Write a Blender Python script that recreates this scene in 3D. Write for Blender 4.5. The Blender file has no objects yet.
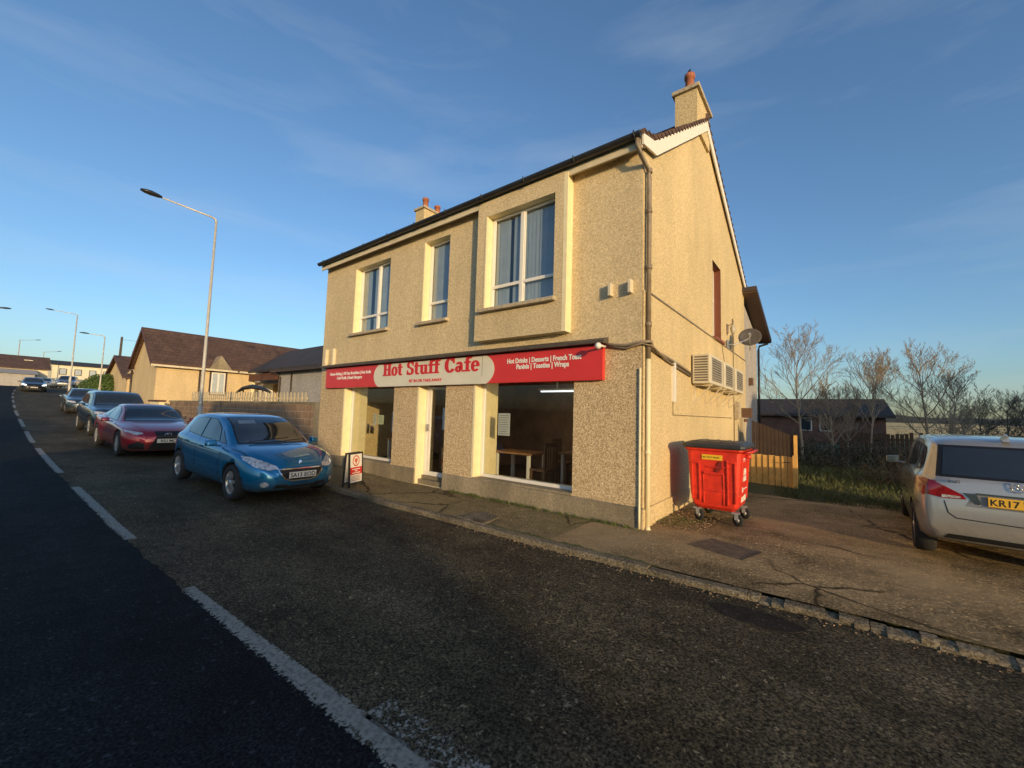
import bpy, bmesh, math, random
import numpy as np
from mathutils import Vector, Matrix
from mathutils.bvhtree import BVHTree
rnd = random.Random(7)
R_ = math.radians
SC = bpy.context.scene
COL = SC.collection

# ------------------------------------------------------------------ camera
F, CX, CY, HE = 408.0, 512.0, 384.0, 1.65
RM = np.array([[0.7865515, -0.0217814, -0.6171404],
               [0.6168001, 0.0761093, 0.7834316],
               [0.0299058, -0.9968615, 0.0732986]])
cd = bpy.data.cameras.new('camera'); cam = bpy.data.objects.new('camera', cd); COL.objects.link(cam)
cd.sensor_width = 36; cd.lens = F / 1024 * 36; cd.clip_start = .05; cd.clip_end = 6000
m = Matrix.Identity(4)
for i in range(3):
    m[i][0] = RM[i][0]; m[i][1] = -RM[i][1]; m[i][2] = -RM[i][2]
m[2][3] = HE
cam.matrix_world = m
SC.camera = cam

# ------------------------------------------------------------------ sky, sun, exposure
SUN_AZ, SUN_EL = 29.0, 8.0          # light travels towards (-cos, +sin); sun stands east-south-east
wd = bpy.data.worlds.new('World'); SC.world = wd; wd.use_nodes = True
nt = wd.node_tree; bg = nt.nodes['Background']
sky = nt.nodes.new('ShaderNodeTexSky'); sky.sky_type = 'NISHITA'; sky.sun_disc = False
sky.sun_elevation = R_(SUN_EL); sky.sun_rotation = R_(90 + SUN_AZ)
sky.altitude = 100; sky.air_density = 1.0; sky.dust_density = 1.5; sky.ozone_density = 3.2
tcw = nt.nodes.new('ShaderNodeTexCoord'); mpw = nt.nodes.new('ShaderNodeMapping'); mpw.inputs['Scale'].default_value = (1.2, 1.2, 7.0); mpw.inputs['Rotation'].default_value = (.12, -.1, .6)
nw = nt.nodes.new('ShaderNodeTexNoise'); nw.inputs['Scale'].default_value = 1.6; nw.inputs['Detail'].default_value = 7; nw.inputs['Roughness'].default_value = .55; nw.inputs['Distortion'].default_value = .4
nt.links.new(tcw.outputs['Generated'], mpw.inputs[0]); nt.links.new(mpw.outputs[0], nw.inputs['Vector'])
rw = nt.nodes.new('ShaderNodeValToRGB'); rw.color_ramp.elements[0].position = .50; rw.color_ramp.elements[0].color = (0, 0, 0, 1); rw.color_ramp.elements[1].position = .78; rw.color_ramp.elements[1].color = (.17, .17, .17, 1)
nt.links.new(nw.outputs[0], rw.inputs[0]); mw = nt.nodes.new('ShaderNodeMix'); mw.data_type = 'RGBA'
nt.links.new(rw.outputs[0], mw.inputs[0]); nt.links.new(sky.outputs[0], mw.inputs[6]); mw.inputs[7].default_value = (2.6, 2.85, 3.05, 1)
nt.links.new(mw.outputs[2], bg.inputs[0]); bg.inputs[1].default_value = 0.15
sl = bpy.data.lights.new('sun', 'SUN'); so = bpy.data.objects.new('sun', sl); COL.objects.link(so)
sl.energy = 2.35; sl.angle = R_(0.6); sl.color = (1.0, 0.71, 0.36)
ld = Vector((-math.cos(R_(SUN_AZ)) * math.cos(R_(SUN_EL)), math.sin(R_(SUN_AZ)) * math.cos(R_(SUN_EL)), -math.sin(R_(SUN_EL))))
so.rotation_euler = ld.to_track_quat('-Z', 'Y').to_euler(); so.location = (30, -20, 20)
SC.view_settings.view_transform = 'Standard'; SC.view_settings.look = 'None'
SC.view_settings.exposure = 0.75; SC.view_settings.gamma = 1.0

# ------------------------------------------------------------------ measuring helpers (turn a sight line into a real point on a real plane)
def ray(u, v): return RM @ np.array([u - CX, v - CY, F])
def onY(u, v, y): d = ray(u, v); t = y / d[1]; return Vector((t * d[0], y, HE + t * d[2]))
def onX(u, v, x): d = ray(u, v); t = x / d[0]; return Vector((x, t * d[1], HE + t * d[2]))

# ------------------------------------------------------------------ materials
def newmat(name):
    mt = bpy.data.materials.new(name); mt.use_nodes = True
    return mt, mt.node_tree, mt.node_tree.nodes['Principled BSDF']
def ramp(nt, fac, stops):
    r = nt.nodes.new('ShaderNodeValToRGB'); e = r.color_ramp.elements
    while len(e) < len(stops): e.new(.5)
    for i, (p, c) in enumerate(stops):
        e[i].position = p; e[i].color = (c[0], c[1], c[2], 1) if not isinstance(c, (int, float)) else (c, c, c, 1)
    nt.links.new(fac, r.inputs[0]); return r.outputs[0]
def tex(nt, kind, scale, detail=4, rough=.6, vec=None, **k):
    n = nt.nodes.new('ShaderNodeTex' + kind); n.inputs['Scale'].default_value = scale
    if kind == 'Noise': n.inputs['Detail'].default_value = detail; n.inputs['Roughness'].default_value = rough
    if kind == 'Voronoi':
        for a, b in k.items(): setattr(n, a, b)
    if vec is None:
        tc = nt.nodes.get('TC') or nt.nodes.new('ShaderNodeTexCoord'); tc.name = 'TC'; vec = tc.outputs['Object']
    nt.links.new(vec, n.inputs['Vector']); return n
def mixc(nt, a, b, f, mode='MIX'):
    n = nt.nodes.new('ShaderNodeMix'); n.data_type = 'RGBA'; n.blend_type = mode
    for s, v in ((6, a), (7, b), (0, f)):
        if hasattr(v, 'is_output'): nt.links.new(v, n.inputs[s])
        elif s == 0: n.inputs[0].default_value = v
        else: n.inputs[s].default_value = (v[0], v[1], v[2], 1)
    return n.outputs[2]
def bump(nt, h, st, dist=.01, prev=None):
    b = nt.nodes.new('ShaderNodeBump'); b.inputs['Strength'].default_value = st; b.inputs['Distance'].default_value = dist
    nt.links.new(h, b.inputs['Height'])
    if prev is not None: nt.links.new(prev, b.inputs['Normal'])
    return b.outputs[0]
def vecscale(nt, s):
    tc = nt.nodes.get('TC') or nt.nodes.new('ShaderNodeTexCoord'); tc.name = 'TC'
    mp = nt.nodes.new('ShaderNodeMapping'); mp.inputs['Scale'].default_value = s
    nt.links.new(tc.outputs['Object'], mp.inputs[0]); return mp.outputs[0]
MC = {}
def pm(name, c, rough=.6, metal=0, coat=0, var=.12, vs=3., bmp=0, bs=60, dist=.004, spec=.5, emit=None, es=0):
    if name in MC: return MC[name]
    mt, nt, p = newmat(name)
    n = tex(nt, 'Noise', vs, 5)
    d = tuple(x * (1 - var) for x in c); u = tuple(min(1, x * (1 + var)) for x in c)
    nt.links.new(ramp(nt, n.outputs[0], [(.3, d), (.7, u)]), p.inputs['Base Color'])
    p.inputs['Roughness'].default_value = rough; p.inputs['Metallic'].default_value = metal
    p.inputs['Coat Weight'].default_value = coat; p.inputs['Coat Roughness'].default_value = .03
    p.inputs['Specular IOR Level'].default_value = spec
    if bmp: nt.links.new(bump(nt, tex(nt, 'Noise', bs, 3).outputs[0], bmp, dist), p.inputs['Normal'])
    if emit: p.inputs['Emission Color'].default_value = (*emit, 1); p.inputs['Emission Strength'].default_value = es
    MC[name] = mt; return mt
def harl(name, base, dark, light, cell, st, dist, stain=.25):
    """pebbledash / roughcast render: voronoi pebbles with their own tint, real bump, weather streaks"""
    mt, nt, p = newmat(name)
    v = tex(nt, 'Voronoi', cell); sp = nt.nodes.new('ShaderNodeSeparateColor'); nt.links.new(v.outputs['Color'], sp.inputs[0])
    cr = ramp(nt, sp.outputs[0], [(.08, dark), (.42, base), (.92, light)])
    cr = mixc(nt, cr, ramp(nt, tex(nt, 'Noise', cell * .45, 3).outputs[0], [(.35, .8), (.65, 1.12)]), 1., 'MULTIPLY')
    st1 = ramp(nt, tex(nt, 'Noise', 1., 5, .6, vecscale(nt, (1.1, 1.1, .35))).outputs[0], [(.3, 1 - stain), (.65, 1.0)])
    big = ramp(nt, tex(nt, 'Noise', .5, 3).outputs[0], [(.3, .9), (.7, 1.0)])
    col = mixc(nt, cr, st1, 1.0, 'MULTIPLY'); col = mixc(nt, col, big, 1.0, 'MULTIPLY')
    nt.links.new(col, p.inputs['Base Color']); p.inputs['Roughness'].default_value = .92
    p.inputs['Specular IOR Level'].default_value = .2
    b1 = bump(nt, tex(nt, 'Noise', cell * .35, 4).outputs[0], st * .7, dist * 1.5)
    nt.links.new(bump(nt, v.outputs['Distance'], -st, dist, b1) if True else b1, p.inputs['Normal'])
    MC[name] = mt; return mt

M_upper = harl('cream_roughcast', (.70, .55, .32), (.60, .465, .26), (.78, .64, .41), 80, .7, .008, .2)
M_lower = harl('brown_pebbledash', (.56, .415, .24), (.37, .26, .135), (.82, .65, .41), 76, .7, .008, .12)
M_gable = harl('gable_roughcast', (.68, .535, .295), (.59, .455, .245), (.74, .60, .35), 60, .7, .010, .18)
M_reveal = pm('smooth_cream_band', (.78, .68, .42), .7, var=.06, vs=6, bmp=.2, bs=40)
M_plinth = harl('cement_plinth', (.36, .30, .20), (.32, .265, .175), (.40, .335, .23), 70, .3, .004, .6)
M_white = pm('white_plastic', (.75, .72, .65), .35, var=.04)
M_barge = pm('white_painted_board', (.8, .76, .66), .5, var=.05, vs=5)
M_soffit = pm('cream_painted_timber', (.62, .54, .38), .6, var=.15, vs=4)
M_gutter = pm('black_gutter_plastic', (.025, .025, .027), .35, var=.3)
M_pipe = pm('grey_brown_pipe', (.23, .18, .12), .5, var=.25, vs=6)
M_sill = pm('stone_sill', (.42, .35, .24), .85, var=.25, vs=12, bmp=.3)
M_red = pm('red_sign_panel', (.62, .035, .03), .38, var=.06, vs=2)
M_cream = pm('cream_sign_panel', (.68, .64, .51), .4, var=.05)
M_redtxt = pm('red_lettering', (.60, .02, .02), .45, var=.02)
M_whtxt = pm('white_lettering', (.80, .78, .72), .45, var=.02)
M_black = pm('black_plastic', (.02, .02, .021), .5, var=.3, vs=9)
M_rubber = pm('tyre_rubber', (.018, .018, .019), .85, var=.3, vs=20)
M_steel = pm('galvanised_steel', (.42, .42, .41), .45, metal=.6, var=.15, vs=10)
M_chrome = pm('chrome', (.75, .75, .76), .12, metal=1, var=.03)
M_alloy = pm('alloy_rim', (.48, .48, .48), .3, metal=.6, var=.1)
M_terra = pm('terracotta_pot', (.34, .115, .06), .8, var=.2, vs=8)
M_darkroof = pm('dark_felt_roof', (.04, .036, .034), .8, var=.3, vs=5, bmp=.4, bs=30)
M_dark = pm('dark_interior', (.05, .04, .03), .8, var=.2)
M_brownwood = pm('brown_reveal_paint', (.22, .07, .035), .6, var=.15)
M_fascia_dark = pm('dark_fascia', (.05, .035, .03), .5, var=.2)

def glass_mat(name, tint, mixf, rough=.02):
    mt = bpy.data.materials.new(name); mt.use_nodes = True; nt = mt.node_tree
    nt.nodes.remove(nt.nodes['Principled BSDF']); out = nt.nodes['Material Output']
    t = nt.nodes.new('ShaderNodeBsdfTransparent'); t.inputs[0].default_value = (*tint, 1)
    g = nt.nodes.new('ShaderNodeBsdfGlossy'); g.inputs['Roughness'].default_value = rough
    lw = nt.nodes.new('ShaderNodeLayerWeight'); lw.inputs[0].default_value = .5
    pw = nt.nodes.new('ShaderNodeMath'); pw.operation = 'POWER'; nt.links.new(lw.outputs['Facing'], pw.inputs[0]); pw.inputs[1].default_value = 3.5
    fr = nt.nodes.new('ShaderNodeMath'); fr.operation = 'MULTIPLY_ADD'; nt.links.new(pw.outputs[0], fr.inputs[0]); fr.inputs[1].default_value = .7; fr.inputs[2].default_value = mixf
    x = nt.nodes.new('ShaderNodeMixShader'); nt.links.new(fr.outputs[0], x.inputs[0])
    nt.links.new(t.outputs[0], x.inputs[1]); nt.links.new(g.outputs[0], x.inputs[2]); nt.links.new(x.outputs[0], out.inputs[0])
    MC[name] = mt; return mt
M_glass = glass_mat('window_glass', (.80, .82, .78), .05)
M_carglass = pm('tinted_car_glass', (.018, .024, .028), .04, var=.1, coat=.6, spec=.8)

def tiles(name, c1, c2, sx=3.0, sz=2.2, axis='X'):
    """roof tiles: rows across the slope with staggered joints"""
    mt, nt, p = newmat(name)
    tc = nt.nodes.new('ShaderNodeTexCoord'); tc.name = 'TC'
    sp = nt.nodes.new('ShaderNodeSeparateXYZ'); nt.links.new(tc.outputs['Object'], sp.inputs[0])
    cb = nt.nodes.new('ShaderNodeCombineXYZ')
    nt.links.new(sp.outputs[axis], cb.inputs[0]); nt.links.new(sp.outputs['Z'], cb.inputs[1])
    b = nt.nodes.new('ShaderNodeTexBrick'); nt.links.new(cb.outputs[0], b.inputs[0])
    b.inputs['Scale'].default_value = 1; b.inputs['Brick Width'].default_value = 1 / sx; b.inputs['Row Height'].default_value = .5 / sz
    b.inputs['Mortar Size'].default_value = .012; b.inputs['Mortar Smooth'].default_value = .5; b.inputs['Bias'].default_value = 0
    b.inputs['Color1'].default_value = (*c1, 1); b.inputs['Color2'].default_value = (*c2, 1); b.inputs['Mortar'].default_value = (c1[0] * .35, c1[1] * .35, c1[2] * .35, 1)
    n = ramp(nt, tex(nt, 'Noise', 1.5, 6).outputs[0], [(.3, .65), (.7, 1.1)])
    nt.links.new(mixc(nt, b.outputs[0], n, 1., 'MULTIPLY'), p.inputs['Base Color']); p.inputs['Roughness'].default_value = .8
    nt.links.new(bump(nt, b.outputs['Fac'], -.8, .03), p.inputs['Normal']); MC[name] = mt; return mt
M_tile = tiles('brown_roof_tiles', (.10, .055, .038), (.135, .078, .052), axis='Y')
M_tileX = tiles('brown_roof_tiles_lengthwise', (.10, .055, .038), (.135, .078, .052), axis='X')
M_tileD = tiles('dark_brown_roof_tiles', (.045, .033, .024), (.06, .044, .032), axis='X')

def asphalt(name, dark, light, cell=90, patch=.5, cracks=False, tint=None, worn=None, bst=.9, bdist=.006):
    mt, nt, p = newmat(name)
    v = tex(nt, 'Voronoi', cell); n1 = tex(nt, 'Noise', cell * .9, 2); n2 = tex(nt, 'Noise', .7, 6, .65); n3 = tex(nt, 'Noise', 5, 4)
    c = ramp(nt, n1.outputs[0], [(.36, dark), (.56, light), (.70, tuple(x * 2.0 for x in light))])
    c = mixc(nt, c, ramp(nt, n2.outputs[0], [(.3, 1 - patch), (.7, 1.15)]), 1., 'MULTIPLY')
    c = mixc(nt, c, ramp(nt, n3.outputs[0], [(.35, .75), (.65, 1.1)]), 1., 'MULTIPLY')
    ch = ramp(nt, tex(nt, 'Noise', 22, 2).outputs[0], [(.66, 0.), (.70, .8)]); c = mixc(nt, c, tuple(min(1, x * 2.6) for x in light), ch)      # pale chippings
    c = mixc(nt, c, ramp(nt, tex(nt, 'Noise', .9, 6, .7, vecscale(nt, (.22, 1.3, 1))).outputs[0], [(.32, .62), (.6, 1.08)]), 1., 'MULTIPLY')   # wheel tracks and oil along the lane
    if tint: c = mixc(nt, c, tint, ramp(nt, tex(nt, 'Noise', .45, 5).outputs[0], [(.42, 0.0), (.62, .75)]))
    nrm = bump(nt, v.outputs['Distance'], -bst, bdist, bump(nt, n3.outputs[0], .35, .03))
    if cracks:
        w = tex(nt, 'Noise', 2.2, 5); vv = mixc(nt, vecscale(nt, (1, 1, 1)), w.outputs['Color'], .25)
        cv = tex(nt, 'Voronoi', .75, vec=vv, feature='DISTANCE_TO_EDGE')
        gate = ramp(nt, tex(nt, 'Noise', .35, 2).outputs[0], [(.46, 0.), (.56, 1.)])
        ck = ramp(nt, cv.outputs['Distance'], [(.004, 1.), (.018, 0.)])
        g = mixc(nt, (0, 0, 0), ck, gate)
        c = mixc(nt, c, tuple(x * .3 for x in dark), g); nrm = bump(nt, g, -.8, .02, nrm)
    nt.links.new(c, p.inputs['Base Color']); p.inputs['Roughness'].default_value = .88; p.inputs['Specular IOR Level'].default_value = .12
    nt.links.new(nrm, p.inputs['Normal']); MC[name] = mt; return mt
M_road = asphalt('road_asphalt', (.020, .017, .011), (.130, .103, .060), 70, .55, bst=.9, bdist=.009)
M_roadB = asphalt('dark_lane_asphalt', (.004, .0043, .005), (.020, .021, .022), 62, .6, bst=.9, bdist=.009)  # darker tone over the whole lane on the camera's side
M_pave = asphalt('pavement_asphalt', (.14, .102, .050), (.31, .235, .125), 55, .4, True, (.20, .16, .07), bst=1.0, bdist=.008)
M_yard = asphalt('yard_asphalt', (.155, .108, .050), (.35, .25, .125), 50, .55, True, (.40, .285, .15), bst=1.0, bdist=.009)
M_patch = asphalt('road_repair', (.018, .016, .013), (.045, .038, .03), 90, .3)
M_kerb = harl('kerb_concrete', (.22, .18, .12), (.13, .105, .065), (.33, .275, .19), 75, .9, .010, .6)
M_iron = pm('cast_iron_cover', (.05, .035, .025), .6, metal=.4, var=.3, vs=20, bmp=.6, bs=50)

def worn_paint():
    mt, nt, p = newmat('worn_road_paint')
    tr = nt.nodes.new('ShaderNodeBsdfTransparent'); mx = nt.nodes.new('ShaderNodeMixShader')
    out = nt.nodes['Material Output']
    a = nt.nodes.new('ShaderNodeAttribute'); a.attribute_name = 'edge'
    n = tex(nt, 'Noise', 34, 6, .75); n2 = tex(nt, 'Noise', 4, 4)
    s = nt.nodes.new('ShaderNodeMath'); s.operation = 'MULTIPLY_ADD'; nt.links.new(a.outputs['Fac'], s.inputs[0]); s.inputs[1].default_value = .30; nt.links.new(n.outputs[0], s.inputs[2])
    s2 = nt.nodes.new('ShaderNodeMath'); s2.operation = 'MULTIPLY_ADD'; nt.links.new(n2.outputs[0], s2.inputs[0]); s2.inputs[1].default_value = .25; nt.links.new(s.outputs[0], s2.inputs[2])
    f = ramp(nt, s2.outputs[0], [(.60, 0.), (.64, 1.)])
    p.inputs['Roughness'].default_value = .7
    nt.links.new(ramp(nt, n.outputs[0], [(.35, (.10, .096, .08)), (.6, (.27, .26, .215))]), p.inputs['Base Color'])
    nt.links.new(bump(nt, tex(nt, 'Voronoi', 75).outputs['Distance'], -.6, .005), p.inputs['Normal'])
    nt.links.new(f, mx.inputs[0]); nt.links.new(tr.outputs[0], mx.inputs[1]); nt.links.new(p.outputs[0], mx.inputs[2]); nt.links.new(mx.outputs[0], out.inputs[0])
    return mt
M_paint = worn_paint()

def ground_mat():
    mt, nt, p = newmat('rough_grass_ground')
    a = ramp(nt, tex(nt, 'Noise', .8, 6, .7).outputs[0], [(.3, (.045, .045, .018)), (.5, (.07, .075, .025)), (.7, (.11, .095, .045))])
    tc = nt.nodes['TC']; sp = nt.nodes.new('ShaderNodeSeparateXYZ'); nt.links.new(tc.outputs['Object'], sp.inputs[0])
    far = ramp(nt, tex(nt, 'Noise', .02, 3, .5, vecscale(nt, (.4, 1.6, 1))).outputs[0], [(.38, (.16, .15, .06)), (.5, (.60, .40, .15)), (.62, (.66, .46, .19))])
    mr = nt.nodes.new('ShaderNodeMapRange'); nt.links.new(sp.outputs['Y'], mr.inputs[0]); mr.inputs[1].default_value = 50; mr.inputs[2].default_value = 70
    nt.links.new(mixc(nt, a, far, mr.outputs[0]), p.inputs['Base Color']); p.inputs['Roughness'].default_value = .95
    nt.links.new(bump(nt, tex(nt, 'Noise', 9, 6, .7).outputs[0], .9, .08), p.inputs['Normal']); return mt
M_ground = ground_mat()

def blockwork(name, c1, c2, mortar, bw, rh, axis='X', ms=.012, bst=.5):
    mt, nt, p = newmat(name)
    tc = nt.nodes.new('ShaderNodeTexCoord'); tc.name = 'TC'
    sp = nt.nodes.new('ShaderNodeSeparateXYZ'); nt.links.new(tc.outputs['Object'], sp.inputs[0])
    cb = nt.nodes.new('ShaderNodeCombineXYZ'); nt.links.new(sp.outputs[axis], cb.inputs[0]); nt.links.new(sp.outputs['Z'], cb.inputs[1])
    b = nt.nodes.new('ShaderNodeTexBrick'); nt.links.new(cb.outputs[0], b.inputs[0]); b.inputs['Scale'].default_value = 1
    b.inputs['Brick Width'].default_value = bw; b.inputs['Row Height'].default_value = rh; b.inputs['Mortar Size'].default_value = ms
    b.inputs['Color1'].default_value = (*c1, 1); b.inputs['Color2'].default_value = (*c2, 1); b.inputs['Mortar'].default_value = (*mortar, 1)
    n = ramp(nt, tex(nt, 'Noise', 2.5, 6).outputs[0], [(.3, .6), (.7, 1.1)])
    nt.links.new(mixc(nt, b.outputs[0], n, 1., 'MULTIPLY'), p.inputs['Base Color']); p.inputs['Roughness'].default_value = .9
    nt.links.new(bump(nt, tex(nt, 'Noise', 40, 4).outputs[0], .5, .008, bump(nt, b.outputs['Fac'], -bst, .01)), p.inputs['Normal']); MC[name] = mt; return mt
M_block = blockwork('weathered_blockwork', (.30, .19, .115), (.25, .165, .105), (.40, .31, .2), .45, .225)

# ------------------------------------------------------------------ mesh helpers
ORG = {}
class MB:
    def __init__(s): s.v = []; s.f = []; s.mi = []; s.cur = 0; s.sm = False; s.sf = []
    def face(s, idx): s.f.append(idx); s.mi.append(s.cur); s.sf.append(s.sm)
    def poly(s, pts):
        b = len(s.v); s.v += [tuple(p) for p in pts]; s.face(list(range(b, b + len(pts)))); return s
    def box(s, x0, x1, y0, y1, z0, z1):
        b = len(s.v)
        s.v += [(x, y, z) for z in (z0, z1) for x, y in ((x0, y0), (x1, y0), (x1, y1), (x0, y1))]
        for q in ((0, 3, 2, 1), (4, 5, 6, 7), (0, 1, 5, 4), (1, 2, 6, 5), (2, 3, 7, 6), (3, 0, 4, 7)): s.face([b + i for i in q])
        return s
    def hexa(s, p):      # eight points, bottom four then top four
        b = len(s.v); s.v += [tuple(q) for q in p]
        for q in ((0, 3, 2, 1), (4, 5, 6, 7), (0, 1, 5, 4), (1, 2, 6, 5), (2, 3, 7, 6), (3, 0, 4, 7)): s.face([b + i for i in q])
        return s
    def prism(s, pts, d):  # polygon swept along d
        n = len(pts); b = len(s.v); d = Vector(d)
        s.v += [tuple(p) for p in pts] + [tuple(Vector(p) + d) for p in pts]
        s.face(list(range(b, b + n))); s.face(list(range(b + 2 * n - 1, b + n - 1, -1)))
        for i in range(n): j = (i + 1) % n; s.face([b + j, b + i, b + n + i, b + n + j])
        return s
    def tube(s, pts, r, n=8, cap=True):
        pts = [Vector(p) for p in pts]
        if not isinstance(r, (list, tuple)): r = [r] * len(pts)
        b = len(s.v); up = Vector((0, 0, 1))
        for i, p in enumerate(pts):
            t = (pts[min(i + 1, len(pts) - 1)] - pts[max(i - 1, 0)]).normalized()
            u = t.cross(up if abs(t.z) < .95 else Vector((1, 0, 0))).normalized(); w = t.cross(u)
            for k in range(n):
                a = 2 * math.pi * k / n; s.v.append(tuple(p + (u * math.cos(a) + w * math.sin(a)) * r[i]))
        osm = s.sm; s.sm = True
        for i in range(len(pts) - 1):
            for k in range(n):
                k2 = (k + 1) % n; s.face([b + i * n + k, b + i * n + k2, b + (i + 1) * n + k2, b + (i + 1) * n + k])
        s.sm = False
        if cap: s.face([b + k for k in range(n)][::-1]); s.face([b + (len(pts) - 1) * n + k for k in range(n)])
        s.sm = osm; return s
    def lathe(s, prof, c, ax, n=24):  # prof: (radius, along)
        c = Vector(c); ax = Vector(ax).normalized(); u = ax.cross(Vector((0, 0, 1)) if abs(ax.z) < .9 else Vector((1, 0, 0))).normalized(); w = ax.cross(u)
        b = len(s.v)
        for r, h in prof:
            for k in range(n):
                a = 2 * math.pi * k / n; s.v.append(tuple(c + ax * h + (u * math.cos(a) + w * math.sin(a)) * r))
        osm = s.sm; s.sm = True
        for i in range(len(prof) - 1):
            for k in range(n):
                k2 = (k + 1) % n; s.face([b + i * n + k, b + i * n + k2, b + (i + 1) * n + k2, b + (i + 1) * n + k])
        s.sm = osm; return s
    def grid(s, P):
        b = len(s.v); nr = len(P); nc = len(P[0])
        for row in P: s.v += [tuple(p) for p in row]
        for i in range(nr - 1):
            for j in range(nc - 1): s.face([b + i * nc + j, b + i * nc + j + 1, b + (i + 1) * nc + j + 1, b + (i + 1) * nc + j])
        return s
def mesh_of(name, mb, mats):
    me = bpy.data.meshes.new(name); me.from_pydata(mb.v, [], mb.f)
    for mt in (mats if isinstance(mats, (list, tuple)) else [mats]): me.materials.append(mt)
    for p, mi, sf in zip(me.polygons, mb.mi, mb.sf): p.material_index = mi; p.use_smooth = sf
    me.update(); return me
def props(o, label=None, cat=None, group=None, kind=None):
    if label: o['label'] = label
    if cat: o['category'] = cat
    if group: o['group'] = group
    if kind: o['kind'] = kind
    return o
def obj(name, mb, mats, parent=None, bevel=0, local=False, **k):
    if isinstance(mb, bpy.types.Mesh): me = mb; [me.materials.append(x) for x in (mats if isinstance(mats, (list, tuple)) else [mats])]
    else:
        if parent is not None and not local:
            o_ = ORG[parent.name]; mb.v = [(x - o_[0], y - o_[1], z - o_[2]) for x, y, z in mb.v]
        me = mesh_of(name, mb, mats)
    bm = bmesh.new(); bm.from_mesh(me); bmesh.ops.recalc_face_normals(bm, faces=bm.faces) if k.pop('fixn', True) else None; bm.to_mesh(me); bm.free()
    o = bpy.data.objects.new(name, me); COL.objects.link(o)
    if parent is not None: o.parent = parent; ORG[o.name] = ORG[parent.name]
    else: ORG[o.name] = (0, 0, 0)
    if bevel:
        b = o.modifiers.new('bevel', 'BEVEL'); b.width = bevel; b.segments = 2; b.limit_method = 'ANGLE'; b.angle_limit = R_(40)
    return props(o, **k)
def thing(name, label, cat, loc=(0, 0, 0), group=None, rz=0):
    o = bpy.data.objects.new(name, None); COL.objects.link(o); o.location = loc; o.rotation_euler = (0, 0, rz); o.empty_display_size = .2
    ORG[o.name] = tuple(loc); return props(o, label, cat, group)
def textmb(s, size, origin, u, v, n, depth=.003, bold=0, align='LEFT'):
    """lettering as solid mesh; u, v = reading and up directions, n = outward"""
    cu = bpy.data.curves.new('t', 'FONT'); cu.body = s; cu.size = size; cu.align_x = align; cu.offset = bold; cu.extrude = depth / 2
    cu.resolution_u = 3
    o = bpy.data.objects.new('t', cu); COL.objects.link(o)
    dg = bpy.context.evaluated_depsgraph_get(); me = bpy.data.meshes.new_from_object(o.evaluated_get(dg))
    mb = MB(); U, V, N, O = Vector(u), Vector(v), Vector(n), Vector(origin)
    mb.v = [tuple(O + U * p.co.x + V * p.co.y + N * (p.co.z + depth / 2)) for p in me.vertices]
    for p in me.polygons: mb.face(list(p.vertices))
    bpy.data.objects.remove(o); bpy.data.curves.remove(cu); bpy.data.meshes.remove(me); return mb
def join(a, b):
    n = len(a.v); a.v += b.v
    for f, mi, sf in zip(b.f, b.mi, b.sf): a.f.append([i + n for i in f]); a.mi.append(mi); a.sf.append(sf)
    return a
def interp(x, pts): return float(np.interp(x, [p[0] for p in pts], [p[1] for p in pts]))
def pchip(pts):
    xs = np.array([p[0] for p in pts], float); ys = np.array([p[1] for p in pts], float)
    h = np.diff(xs); d = np.diff(ys) / h; mm = np.zeros(len(xs)); mm[0] = d[0]; mm[-1] = d[-1]
    for i in range(1, len(xs) - 1): mm[i] = 0 if d[i - 1] * d[i] <= 0 else 2 * d[i - 1] * d[i] / (d[i - 1] + d[i])
    def f(x):
        x = min(max(x, xs[0]), xs[-1]); i = min(max(int(np.searchsorted(xs, x) - 1), 0), len(xs) - 2); t = (x - xs[i]) / h[i]
        return float((2*t**3-3*t*t+1)*ys[i] + (t**3-2*t*t+t)*h[i]*mm[i] + (-2*t**3+3*t*t)*ys[i+1] + (t**3-t*t)*h[i]*mm[i+1])
    return f

# ------------------------------------------------------------------ terrain
def g(x):
    t = max(0., -8 - x); t2 = min(t, 72.); z = -.07 + .028 * t2 + .00026 * t2 * t2
    return z + (t - t2) * .006
cen = pchip([(-300, 160), (-160, 40), (-125, 12), (-95, 3.2), (-75, 1.7), (-60, 1.15), (-45, .95), (-35, .88), (-22, .88), (-15, .98), (-9, 1.16), (-5, 1.258), (-1.6, 1.385), (0, 1.44), (12, 1.6), (60, 1.6)])
kerbY = pchip([(-300, 164), (-160, 44), (-125, 16), (-95, 7.2), (-75, 5.6), (-60, 4.9), (-35, 4.35), (-22, 4.3), (-14, 4.4), (-8, 4.52), (-3, 4.55), (1, 4.68), (12, 4.9), (60, 4.9)])
def pz(x, y): return g(x) + .07 + .008 * min(max(y - 4.6, 0), 6)
def gz(x, y):
    z = pz(x, y)
    if y < kerbY(x) + .3: z = g(x) - .06
    elif y < 6.4 and x > -90: z -= .06
    elif x > -2.6 and y < 10.4: z -= .06
    if y < cen(x) - 3.6: z = g(x) + .03
    if y > 55: z += .011 * min(y - 55, 330)
    return z
xs = sorted(set([-900, -600, -400, -300, -250, -200, -160, -140] + list(range(-130, -30, 4)) + list(np.arange(-30, 24, 1.0)) + [28, 34, 42, 55, 75, 100, 150, 250, 400, 700, 1200, 2000]))
ys = sorted(set([-900, -400, -200, -100, -60, -40, -30, -20, -15, -10, -7, -5, -4] + list(np.arange(-3, 26, .8)) + [10.4, 10.7, 28, 31, 35, 40, 46, 52, 58, 66, 76, 90, 110, 140, 180, 240, 320, 400, 600, 900, 1500, 2600]))
mb = MB(); mb.grid([[(x, y, gz(x, y)) for y in ys] for x in xs]); mb.sf = [True] * len(mb.f)
obj('ground', mb, M_ground, kind='structure')
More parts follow.
